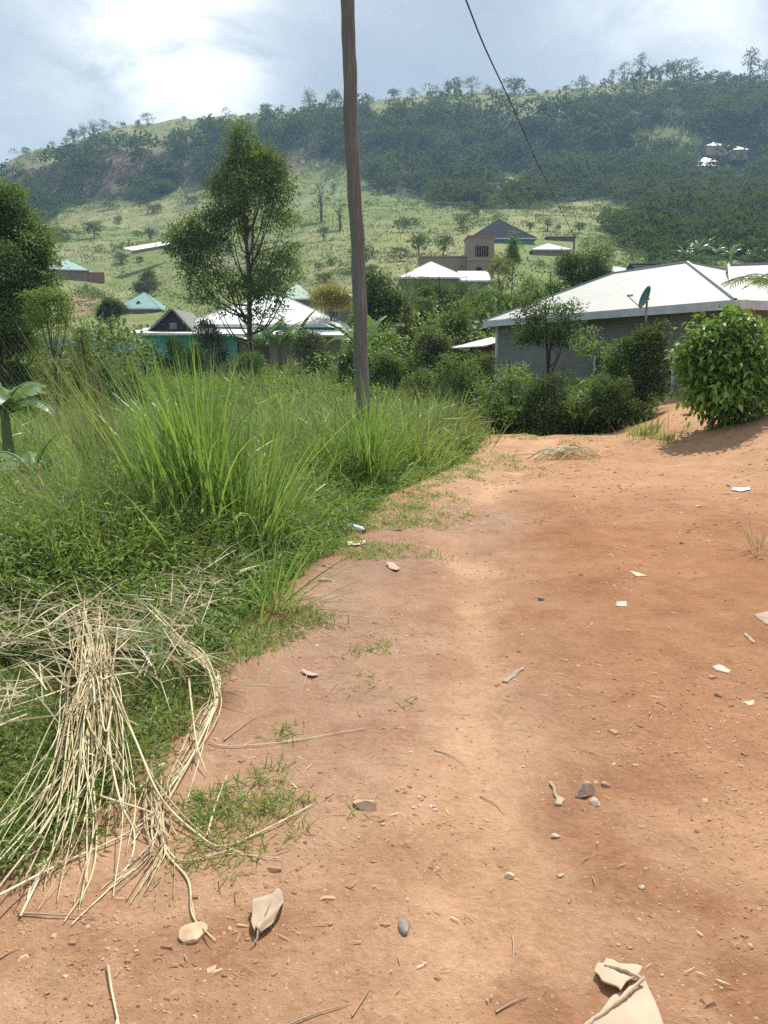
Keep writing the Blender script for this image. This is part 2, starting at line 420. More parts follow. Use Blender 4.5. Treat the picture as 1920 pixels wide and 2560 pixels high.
M['roofcream'] = roofmat('cream_sheet_roof', (.60, .60, .53), .55, .0, 4.5, 0, dirt=(.47, .45, .37))
M['roofgreen'] = roofmat('pale_green_sheet_roof', (.24, .42, .36), .5, .1, 5.0)
M['roofteal'] = roofmat('teal_sheet_roof', (.17, .36, .34), .5, .1, 5.0)
M['roofmoss'] = roofmat('moss_green_sheet_roof', (.12, .26, .17), .5, .1, 5.0)
M['roofdark'] = roofmat('charcoal_tile_roof', (.030, .034, .046), .9, .0, 5.0, dirt=(.05, .05, .06)); M['roofdark'].node_tree.nodes['Principled BSDF'].inputs['Specular IOR Level'].default_value = .1
M['fascia'] = plainmat('white_fascia', (.62, .64, .64), .6, 2, .15)
M['wallgrey'] = plainmat('grey_render', (.245, .242, .225), .9, 1.2, .18, bump=.2, dirt=(.20, .185, .16))
M['wallturq'] = plainmat('turquoise_wall', (.13, .47, .45), .8, 1.0, .12, dirt=(.18, .36, .33))
M['wallteal'] = plainmat('dull_teal_wall', (.14, .27, .28), .8, 1.0, .12)
M['wallbrown'] = plainmat('mud_plaster', (.27, .19, .14), .9, 1.5, .2, bump=.3, dirt=(.2, .13, .09))
M['wallbeige'] = plainmat('beige_plaster', (.38, .31, .25), .9, 1.0, .15, dirt=(.26, .20, .16))
M['wallred'] = plainmat('red_earth_wall', (.30, .13, .08), .9, 1.5, .25, bump=.3)
M['darkin'] = plainmat('dark_opening', (.025, .028, .03), .6, 1, .1)
M['glass'] = plainmat('window_pane', (.05, .07, .08), .12, 1, .1, spec=.8)
M['door'] = plainmat('brown_door', (.13, .075, .05), .6, 3, .25)
M['wood'] = plainmat('weathered_wood', (.42, .32, .22), .85, 10, .3, bump=.4, bscale=40)
M['stickm'] = plainmat('dry_twig', (.46, .34, .22), .85, 10, .3)
M['paper'] = plainmat('scrap_paper', (.72, .73, .78), .7, 15, .12)
M['tanpaper'] = plainmat('tan_scrap', (.74, .60, .44), .8, 12, .15)
M['card'] = plainmat('crushed_cardboard', (.60, .45, .31), .85, 7, .14, bump=.5, bscale=40, dirt=(.56, .40, .27))
M['dryleaf'] = plainmat('dry_leaf', (.47, .355, .24), .75, 18, .22, bump=.6, bscale=60, dirt=(.42, .27, .16))
M['pinkleaf'] = plainmat('faded_leaf', (.52, .36, .26), .75, 18, .2)
M['stonebrown'] = plainmat('tan_stone', (.66, .44, .28), .9, 14, .3, bump=.8, bscale=50)
M['stonered'] = plainmat('maroon_stone', (.42, .27, .20), .85, 10, .2, bump=.5, bscale=40)
M['stonepale'] = plainmat('pale_stone', (.68, .53, .38), .85, 14, .2, bump=.5, bscale=40)
M['stonegrey'] = plainmat('grey_stone', (.33, .27, .24), .85, 14, .2, bump=.5, bscale=40)
M['dish'] = plainmat('dish_paint', (.08, .16, .16), .5, 4, .1)
M['metal'] = plainmat('grey_metal', (.30, .32, .33), .45, 6, .1, metal=.6)
M['cable'] = plainmat('black_cable', (.03, .03, .035), .6, 6, .1)
# unfinished brickwork
m, t, b = newmat('mud_brick'); co = N(t, 'ShaderNodeTexCoord').outputs['Object']
mp = N(t, 'ShaderNodeMapping'); t.links.new(co, mp.inputs[0]); mp.inputs['Rotation'].default_value = (R(90), 0, 0)
br = N(t, 'ShaderNodeTexBrick'); t.links.new(mp.outputs[0], br.inputs['Vector']); br.inputs['Scale'].default_value = 2.2
br.inputs['Color1'].default_value = (.34, .25, .19, 1); br.inputs['Color2'].default_value = (.27, .19, .145, 1); br.inputs['Mortar'].default_value = (.30, .25, .21, 1)
c = mixc(t, ramp(t, noise(t, co, .7, 5, .7), [(.4, (0, 0, 0)), (.7, (.7, .7, .7))]), br.outputs[0], (.36, .28, .22))
t.links.new(c, b.inputs['Base Color']); b.inputs['Roughness'].default_value = .9; M['brick'] = m
# weathered pole
m, t, b = newmat('weathered_pole'); co = N(t, 'ShaderNodeTexCoord').outputs['Object']
mp = N(t, 'ShaderNodeMapping'); t.links.new(co, mp.inputs[0]); mp.inputs['Scale'].default_value = (14, 14, .7)
n1 = noise(t, mp.outputs[0], 2.2, 8, .7, .3); n2 = noise(t, co, 1.1, 5, .6)
c = ramp(t, n1, [(.3, (.10, .092, .083)), (.5, (.19, .175, .158)), (.7, (.31, .29, .265))])
c = mixc(t, ramp(t, n2, [(.42, (0, 0, 0)), (.62, (.7, .7, .7))]), c, (.15, .14, .128))
vor = N(t, 'ShaderNodeTexVoronoi'); vor.inputs['Scale'].default_value = 9; t.links.new(co, vor.inputs['Vector'])
c = mixc(t, ramp(t, vor.outputs['Distance'], [(.05, (.8, .8, .8)), (.12, (0, 0, 0))]), c, (.06, .045, .035))
t.links.new(c, b.inputs['Base Color']); b.inputs['Roughness'].default_value = .85
bp = N(t, 'ShaderNodeBump'); bp.inputs['Strength'].default_value = .7; bp.inputs['Distance'].default_value = .02
t.links.new(n1, bp.inputs['Height']); t.links.new(bp.outputs[0], b.inputs['Normal']); M['pole'] = m
# reed stalks with nodes
m, t, b = newmat('dry_reed'); at = N(t, 'ShaderNodeAttribute', attribute_name='tint'); oi = N(t, 'ShaderNodeObjectInfo')
w = N(t, 'ShaderNodeTexWave', bands_direction='DIAGONAL'); w.inputs['Scale'].default_value = 2.1; w.inputs['Distortion'].default_value = 1.5
co = N(t, 'ShaderNodeTexCoord').outputs['Object']; t.links.new(co, w.inputs['Vector'])
c = ramp(t, wr_math(t, 'ADD', at.outputs['Fac'], wr_math(t, 'MULTIPLY', wr_math(t, 'SUBTRACT', oi.outputs['Random'], .5), .6)),
         [(0, (.36, .24, .13)), (.4, (.60, .49, .27)), (1, (.84, .76, .48))])
c = mixc(t, ramp(t, w.outputs['Fac'], [(.0, (.55, .55, .55)), (.06, (0, 0, 0))]), c, (.30, .20, .12))
t.links.new(c, b.inputs['Base Color']); b.inputs['Roughness'].default_value = .5; M['reed'] = m
# ground
def groundmat():
    m, t, b = newmat('red_earth_and_grassland')
    at = N(t, 'ShaderNodeAttribute', attribute_name='Col')
    co = N(t, 'ShaderNodeTexCoord').outputs['Object']
    a = at.outputs['Alpha']                     # 1 on bare earth, 0 on the hill
    fine = noise(t, co, 38, 6, .75); mid = noise(t, co, 5.5, 6, .7, .3); big = noise(t, co, .9, 5, .6)
    hillf = noise(t, co, .35, 8, .75); hillm = noise(t, co, .06, 6, .65)
    e = mixc(t, .55, ramp(t, fine, [(.3, (.62, .60, .58)), (.5, (1, 1, 1)), (.68, (1.35, 1.38, 1.42))]),
             ramp(t, mid, [(.3, (.70, .66, .62)), (.5, (1, 1, 1)), (.72, (1.25, 1.3, 1.35))]))
    e = mixc(t, .5, e, ramp(t, big, [(.35, (.8, .74, .68)), (.65, (1.2, 1.24, 1.28))]), 'MULTIPLY')
    g = mixc(t, .6, ramp(t, hillf, [(.3, (.45, .52, .5)), (.5, (1, 1, 1)), (.7, (1.5, 1.4, 1.3))]),
             ramp(t, hillm, [(.35, (.65, .75, .7)), (.65, (1.3, 1.2, 1.1))]))
    f = mixc(t, a, g, e)
    c = mixc(t, 1.0, at.outputs['Color'], f, 'MULTIPLY')
    # grit: pale and dark flecks
    v = N(t, 'ShaderNodeTexVoronoi'); v.inputs['Scale'].default_value = 55; t.links.new(co, v.inputs['Vector'])
    sel = N(t, 'ShaderNodeSeparateColor'); t.links.new(v.outputs['Color'], sel.inputs[0])
    k = wr_math(t, 'MULTIPLY', wr_math(t, 'LESS_THAN', v.outputs['Distance'], .26), wr_math(t, 'GREATER_THAN', sel.outputs[0], .86))
    c = mixc(t, wr_math(t, 'MULTIPLY', wr_math(t, 'MULTIPLY', k, .6), a), c, (.62, .47, .33))
    k2 = wr_math(t, 'MULTIPLY', wr_math(t, 'LESS_THAN', v.outputs['Distance'], .22), wr_math(t, 'LESS_THAN', sel.outputs[0], .10))
    c = mixc(t, wr_math(t, 'MULTIPLY', wr_math(t, 'MULTIPLY', k2, .5), a), c, (.16, .08, .045))
    t.links.new(c, b.inputs['Base Color']); b.inputs['Roughness'].default_value = .95; b.inputs['Specular IOR Level'].default_value = .15
    h = wr_math(t, 'ADD', wr_math(t, 'MULTIPLY', fine, .55), wr_math(t, 'MULTIPLY', mid, 1.1))
    h = wr_math(t, 'ADD', h, wr_math(t, 'MULTIPLY', noise(t, co, 120, 3, .6), .12))
    h = wr_math(t, 'ADD', h, wr_math(t, 'MULTIPLY', k, .12))
    bp = N(t, 'ShaderNodeBump'); bp.inputs['Distance'].default_value = .03
    t.links.new(wr_math(t, 'MULTIPLY', a, .85), bp.inputs['Strength'])
    t.links.new(h, bp.inputs['Height']); t.links.new(bp.outputs[0], b.inputs['Normal'])
    return m
M['ground'] = groundmat()

# ------------------------------------------------------------------ the ground sheet
def build_ground():
    core = np.linspace(-40, 40, 760)
    rest = np.concatenate([np.linspace(-180, -40, 70)[:-1], core, np.linspace(40, 180, 70)[1:-1]])
    ang = np.radians(rest); rad = np.concatenate([[.05, .3, .6], np.geomspace(.9, 1450, 640)])
    A, Rr = np.meshgrid(ang, rad); X = np.sin(A) * Rr; Y = np.cos(A) * Rr
    Z = H(X, Y)
    px, py = pxy(X, np.maximum(Y, 1), Z)
    wd = woods(px, py, X, Y) & (Y > 0)
    s = xl(Y) - X
    wob = .35 * (fbm(X / .6, Y / .6 + 5, 4) - .5) + .12 * (fbm(X / .12, Y / .12, 3) - .5)
    dirt = 1 - smooth((s + wob * 1.2 + .02) / .22)
    # the track ends in scrub beyond its crest, except for the path on the right
    endy = 17.2 + 1.2 * (fbm(X / 1.1, Y / 1.1, 3) - .5)
    pathc = 6.4 + (Y - 17) * .36
    dirt *= np.maximum(1 - smooth((Y - endy) / .6), smooth((X - pathc + 1.2) / .5) * (1 - smooth((Y - 27) / 4)))
    dirt *= 1 - smooth((X - 16) / 6)
    n1 = fbm(X / 1.3, Y / 1.8 + 20, 4); n2 = fbm(X / .35, Y / .4, 4); n3 = fbm(X / 5 + 8, Y / 7, 3)
    red = np.array([.395, .195, .095]); pale = np.array([.60, .365, .210]); grey = np.array([.375, .25, .18]); dk = np.array([.31, .135, .065])
    # dusty pale places: left track rut, crest, near foreground; red moist places; a greyish hump on the left
    rut = np.exp(-((X - np.interp(Y, [0, 3, 5, 8, 12, 16], [.15, .35, .60, .85, 2.2, 3.4])) / .20) ** 2)
    fg = 1 - smooth((Y - 2.0) / 1.6)
    far = smooth((Y - 7.5) / 3)
    wp = np.clip(.04 + .75 * rut * smooth((n1 - .25) / .4) + .55 * fg + .50 * far + .5 * (n1 - .5) + .45 * (n3 - .5), 0, 1)
    wr = np.clip(smooth((n2 - .48) / .2) * .5 + smooth((n1 - .5) / .2) * .5, 0, 1) * (1 - far)
    wg = np.clip(1.3 * np.exp(-((X + .15 - .1 * (Y - 5)) / .42) ** 2 - ((Y - 5.4) / 2.0) ** 2) + .8 * np.exp(-((X - 1.0) / .55) ** 2 - ((Y - 7.9) / .5) ** 2)
                 + .4 * np.exp(-((X - 2.3) / .5) ** 2 - ((Y - 3.2) / .7) ** 2), 0, 1) * smooth((n1 - .2) / .3)
    lw = (1 - smooth((X - (.15 + .10 * Y)) / .9))[..., None]
    base_c = red[None, None] * (1 - lw) + np.array([.43, .255, .158]) * lw
    c = base_c * (1 - wp[..., None]) + pale * wp[..., None]
    c = c * (1 - wr[..., None] * .7) + dk * wr[..., None] * .7
    c = c * (1 - wg[..., None] * .75) + grey * wg[..., None] * .75
    soil = np.array([.20, .10, .055]) * (.7 + .6 * n2[..., None])
    gsoil = np.array([.13, .17, .06])
    sf = smooth((s - .4) / 1.6)[..., None]
    low = soil * (1 - sf * .75) + gsoil * sf * .75
    c = c * dirt[..., None] + low * (1 - dirt[..., None])
    # hill grassland
    q1 = fbm(X / 45, Y / 75, 4); q2 = fbm(X / 9, Y / 16 + 7, 4); q3 = fbm(X / 3, Y / 5 + 2, 3)
    g1 = np.array([.20, .25, .08]); g2 = np.array([.34, .32, .16]); g3 = np.array([.11, .165, .06])
    tt = np.clip(smooth((q1 - .38) / .25) * .7 + (q2 - .5) * 1.2, 0, 1)[..., None]
    hc = g1 * (1 - tt) + g2 * tt
    t3 = smooth((q2 - .55) / .12)[..., None] * .55
    hc = hc * (1 - t3) + g3 * t3
    up = smooth((Y - 430) / 60)[..., None]; hc = hc * (1 - .5 * up) + g2 * .85 * .5 * up
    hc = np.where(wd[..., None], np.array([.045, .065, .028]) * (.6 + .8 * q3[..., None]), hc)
    cl = np.exp(-((px - 300) / 34) ** 2 - ((py - 425) / 42) ** 2) + .8 * np.exp(-((px - 395) / 22) ** 2 - ((py - 400) / 22) ** 2) + .8 * np.exp(-((px - 735) / 30) ** 2 - ((py - 400) / 30) ** 2) + .6 * np.exp(-((px - 75) / 26) ** 2 - ((py - 440) / 20) ** 2)
    cl = cl + .75 * np.exp(-((py - (470 - .13 * px)) / 42) ** 2) * smooth((q2 - .42) / .15) * (px < 640)
    cl = np.clip(cl * (.4 + 1.3 * q2) * 1.1, 0, 1)[..., None] * smooth((Y - 300) / 60)[..., None]
    hc = hc * (1 - cl) + (np.array([.19, .135, .105]) * (.5 + q3[..., None])) * cl
    # bare red earth round the green-roofed houses
    be = np.exp(-((px - 205) / 60) ** 2 - ((py - 765) / 25) ** 2) + .8 * np.exp(-((px - 320) / 45) ** 2 - ((py - 808) / 9) ** 2)
    be = np.clip(be * (.2 + 1.4 * q3), 0, .9)[..., None] * ((Y > 70) & (Y < 260))[..., None]
    hc = hc * (1 - be) + np.array([.33, .23, .14]) * be
    t = smooth((Y - 28) / 15)[..., None]
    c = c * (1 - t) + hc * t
    al = (1 - t) * (.45 + .55 * dirt[..., None])
    colr = np.concatenate([np.clip(c, 0, 1), al], -1).reshape(-1, 4)
    V = np.stack([X, Y, Z], -1).reshape(-1, 3); nr, na = X.shape
    i = np.arange(nr - 1)[:, None] * na; j = np.arange(na)[None]; j2 = (j + 1) % na
    Q = np.stack([i + j, i + na + j, i + na + j2, i + j2], -1).reshape(-1, 4)
    dm = (dirt.ravel()[Q].mean(1) > .5) & (V[Q[:, 0], 1] < 60); far_m = (V[Q[:, 0], 1] > 105)
    for nm, mask in (('dirt_road', dm & ~far_m), ('hills', far_m), ('ground', ~dm & ~far_m)):
        qq = Q[mask]; u, inv = np.unique(qq, return_inverse=True)
        me = quads(nm, V[u], inv.reshape(-1, 4), smoothf=True, col=colr[u])
        tag(link(nm, me, M['ground']), kind='structure')
build_ground()

# ------------------------------------------------------------------ trees, bushes
def sphere_dirs(n, up=-.35):
    d = rng.normal(size=(n, 3)); d /= np.linalg.norm(d, axis=1, keepdims=True)
    f = d[:, 2] < up; d[f, 2] *= -1; return d
def crown_np(blobs, clumps, per, leaf, spread, aspect=.45, hi=False, droop=.3, shell=.5, tb=0.0):
    """leaf sprays spread through lumpy crowns, each spray lighter or darker than the next"""
    bl = np.array(blobs, float); vol = (bl[:, 3] * bl[:, 4] * bl[:, 5]) ** .67; pb = vol / vol.sum()
    k = rng.choice(len(bl), clumps, p=pb); d = sphere_dirs(clumps, -.6)
    rr = rng.uniform(shell, 1.0, clumps) ** .6 * rng.uniform(.85, 1.12, clumps)
    cc = bl[k, :3] + d * rr[:, None] * bl[k, 3:6]
    ct = rng.normal(.45, .26, clumps)
    n = clumps * per; ci = np.repeat(np.arange(clumps), per)
    off = rng.normal(size=(n, 3)) * spread; off[:, 2] *= .7
    pos = cc[ci] + off
    out = pos - bl[k[ci], :3]; out /= np.linalg.norm(out, axis=1, keepdims=True) + 1e-6
    fw = out * .8 + rng.normal(size=(n, 3)) * .6; fw[:, 2] -= droop
    sz = leaf * rng.uniform(.6, 1.3, n)
    tint = np.clip(ct[ci] + rng.normal(0, .13, n) + tb, 0, 1)
    return leaves(pos, fw, sz, aspect, tint, hi), cc
def trunk_np(h, r, targets, lean=(0, 0), nlimb=8, split=.35):
    pts = [(lean[0] * t ** 1.3 + .03 * h * math.sin(t * 5) * t, lean[1] * t, h * t) for t in np.linspace(0, 1, 9)]
    parts = [tube_np(pts, np.linspace(r, r * .3, 9), 8)]
    tg = targets[rng.choice(len(targets), min(nlimb, len(targets)), replace=False)]
    for q in tg:
        zs = min(h * .9, max(h * split * .6, q[2] * rng.uniform(.45, .75))); i = zs / h
        a = np.array([np.interp(i, np.linspace(0, 1, 9), [p[0] for p in pts]), np.interp(i, np.linspace(0, 1, 9), [p[1] for p in pts]), zs])
        mid = (a + q) / 2 + np.array([0, 0, -.05 * h]); 
        parts.append(tube_np(catmull([a, mid, q], 4), np.linspace(r * .45 * (1 - i * .5), r * .08, 9), 5))
    V, Q, T = join_np(parts); return V, Q
def plant(name, label, cat, loc, blobs, clumps, per, leaf, spread, mat, h, r, aspect=.45, hi=False, group=None, bark='bark', lean=(0, 0), nlimb=8, droop=.3, shell=.5, split=.35, tb=0.0, crown='crown', stem='trunk'):
    root = empty(name, loc); tag(root, label, cat, group)
    (V, Q, T), cc = crown_np(blobs, clumps, per, leaf, spread, aspect, hi, droop, shell, tb)
    link(crown, quads(crown, V, Q, T), M[mat], root)
    V, Q = trunk_np(h, r, cc, lean, nlimb, split)
    link(stem, quads(stem, V, Q, smoothf=True), M[bark], root)
    return root
def spec(name, label, cat, px, top, bot, wpx, Y, mat, density=1.0, leafpx=7.0, blobn=6, flat=.8, hi=False, group=None, bark='bark', basepx=None, rtrunk=None, shape='round', shell=.5, aspect=.45, tb=0.0, droop=.3, nlimb=8, free=False):
    """a tree or bush from the columns and rows it fills in the photograph and its distance"""
    a = P(px, top, Y); b_ = P(px, bot, Y); X = a.x; nm_ = name
    bx = P(basepx, bot, Y).x if basepx else X
    gz = hz(bx, Y); zt = a.z; zb = gz - .1 if (cat in ('bush', 'shrub') or nm_ == 'leafy_tree') and Y < 70 and not free else max(b_.z, gz + .02)
    w = wpx / F * Y / 2 * (1.12 if cat in ('bush', 'shrub') else 1.0); hh = (zt - zb) / 2; zc = (zt + zb) / 2 - gz
    blobs = []
    if shape == 'round':
        blobs.append((X - bx, 0, zc, w * .68, w * .6, hh * .7))
        for i in range(blobn):
            an = 2 * math.pi * i / blobn + rng.uniform(-.4, .4); zz_ = rng.uniform(-.6, .62)
            rad = math.sqrt(max(.1, 1 - zz_ ** 2)) * rng.uniform(.45, .8)
            blobs.append((X - bx + math.cos(an) * w * rad, math.sin(an) * w * rad * .8, zc + zz_ * hh, w * rng.uniform(.2, .48), w * .36, min(hh * rng.uniform(.2, .46), w * .6)))
    elif shape == 'cone':
        for i in range(blobn + 2):
            t = i / (blobn + 1); rr = w * (1 - t * .8) * rng.uniform(.8, 1.05)
            an = rng.uniform(0, 6.28)
            blobs.append((X - bx + math.cos(an) * rr * .25, math.sin(an) * rr * .25, zc - hh * .85 + 1.7 * hh * t, rr * .85, rr * .8, hh * 1.5 / blobn))
    elif shape == 'wide':
        for i in range(blobn + 1):
            an = rng.uniform(0, 6.28); t = rng.uniform(.1, .75)
            blobs.append((X - bx + math.cos(an) * w * t, math.sin(an) * w * t, zc + rng.uniform(-.5, .6) * hh, w * rng.uniform(.3, .5), w * .4, hh * rng.uniform(.35, .5)))
    leaf = leafpx / F * Y
    vol = wpx * (zt - zb) * F / Y
    n = vol / (leafpx ** 2 * aspect) * 4.6 * density
    per = 9; clumps = max(8, int(n / per))
    h = zt - gz
    return plant(name, label, cat, (bx, Y, gz - .03), blobs, clumps, per, leaf, max(leaf * .9, w * .10), mat, h * .9, rtrunk or max(.03, w * .07), aspect, hi, group, bark, lean=(X - bx, 0), droop=droop, shell=shell, tb=tb, nlimb=nlimb,
                 crown='foliage' if cat in ('bush', 'shrub') else 'crown', stem='stems' if cat in ('bush', 'shrub') else 'trunk')

# big airy tree before the white-roofed house
def big_tree():
    Y = 46; px0 = 622; gz = hz(P(px0, 880, Y).x, Y); base = P(px0, 880, Y); bx = base.x
    def B(px, py, rx, ry): q = P(px, py, Y); return (q.x - bx, rng.uniform(-1, 1), q.z - gz, rx * 1.15 / F * Y, rx / F * Y * .9, ry * 1.1 / F * Y)
    bl = [B(603, 345, 32, 32), B(615, 395, 58, 36), B(590, 450, 62, 40), B(660, 430, 44, 42), B(700, 475, 34, 50), B(560, 500, 48, 48), B(640, 500, 60, 44),
          B(690, 545, 46, 30), B(575, 560, 50, 36), B(520, 570, 38, 36), B(470, 605, 42, 40), B(505, 640, 48, 34), B(445, 620, 22, 22), B(540, 620, 36, 30),
          B(500, 690, 40, 40), B(505, 740, 26, 24), B(560, 700, 26, 34), B(600, 730, 40, 24), B(650, 700, 42, 30), B(700, 670, 40, 40), B(722, 640, 24, 24), B(680, 735, 44, 26),
          B(640, 640, 26, 22), B(700, 780, 22, 18), B(560, 780, 20, 14), B(640, 790, 22, 16)]
    root = plant('tall_tree', 'tall airy tree with feathery dark crown standing before the wide white roof', 'tree', (bx, Y, gz), bl, 2500, 14, .21, .27, 'mid', 13.6, .17, aspect=.34, bark='bark', nlimb=34, shell=.3, split=.25, droop=.35, tb=.04)
    return root
big_tree()
def left_trees():
    Y = 30; bx = P(-10, 860, Y).x; gz = hz(bx, Y)
    def B(px, py, rx, ry): q = P(px, py, Y); return (q.x - bx, rng.uniform(-.8, .8), q.z - gz, rx / F * Y, rx / F * Y * .8, ry / F * Y)
    bl = [B(5, 500, 45, 40), B(20, 560, 60, 45), B(50, 600, 55, 40), B(-40, 560, 60, 80), B(85, 640, 42, 34), B(30, 680, 60, 50), B(80, 720, 45, 40), B(-30, 700, 60, 60), B(20, 770, 50, 40), B(-60, 800, 50, 50), B(100, 620, 24, 20), B(60, 800, 50, 40), B(20, 830, 50, 36), B(75, 760, 50, 40), B(95, 680, 36, 40), B(100, 590, 20, 24), B(-20, 850, 60, 40), B(40, 870, 50, 30)]
    plant('roadside_tree', 'large dark green tree cut by the left edge of the picture', 'tree', (bx, Y, gz), bl, 2600, 12, .16, .2, 'mid', 7.2, .16, aspect=.38, nlimb=22, shell=.4, droop=.35, tb=.32)
left_trees()
spec('small_tree', 'bushy pale green tree beside the large dark tree behind the banana plant', 'tree', 118, 705, 850, 150, 27, 'herb', 1.0, 7, shape='round', tb=-.1)

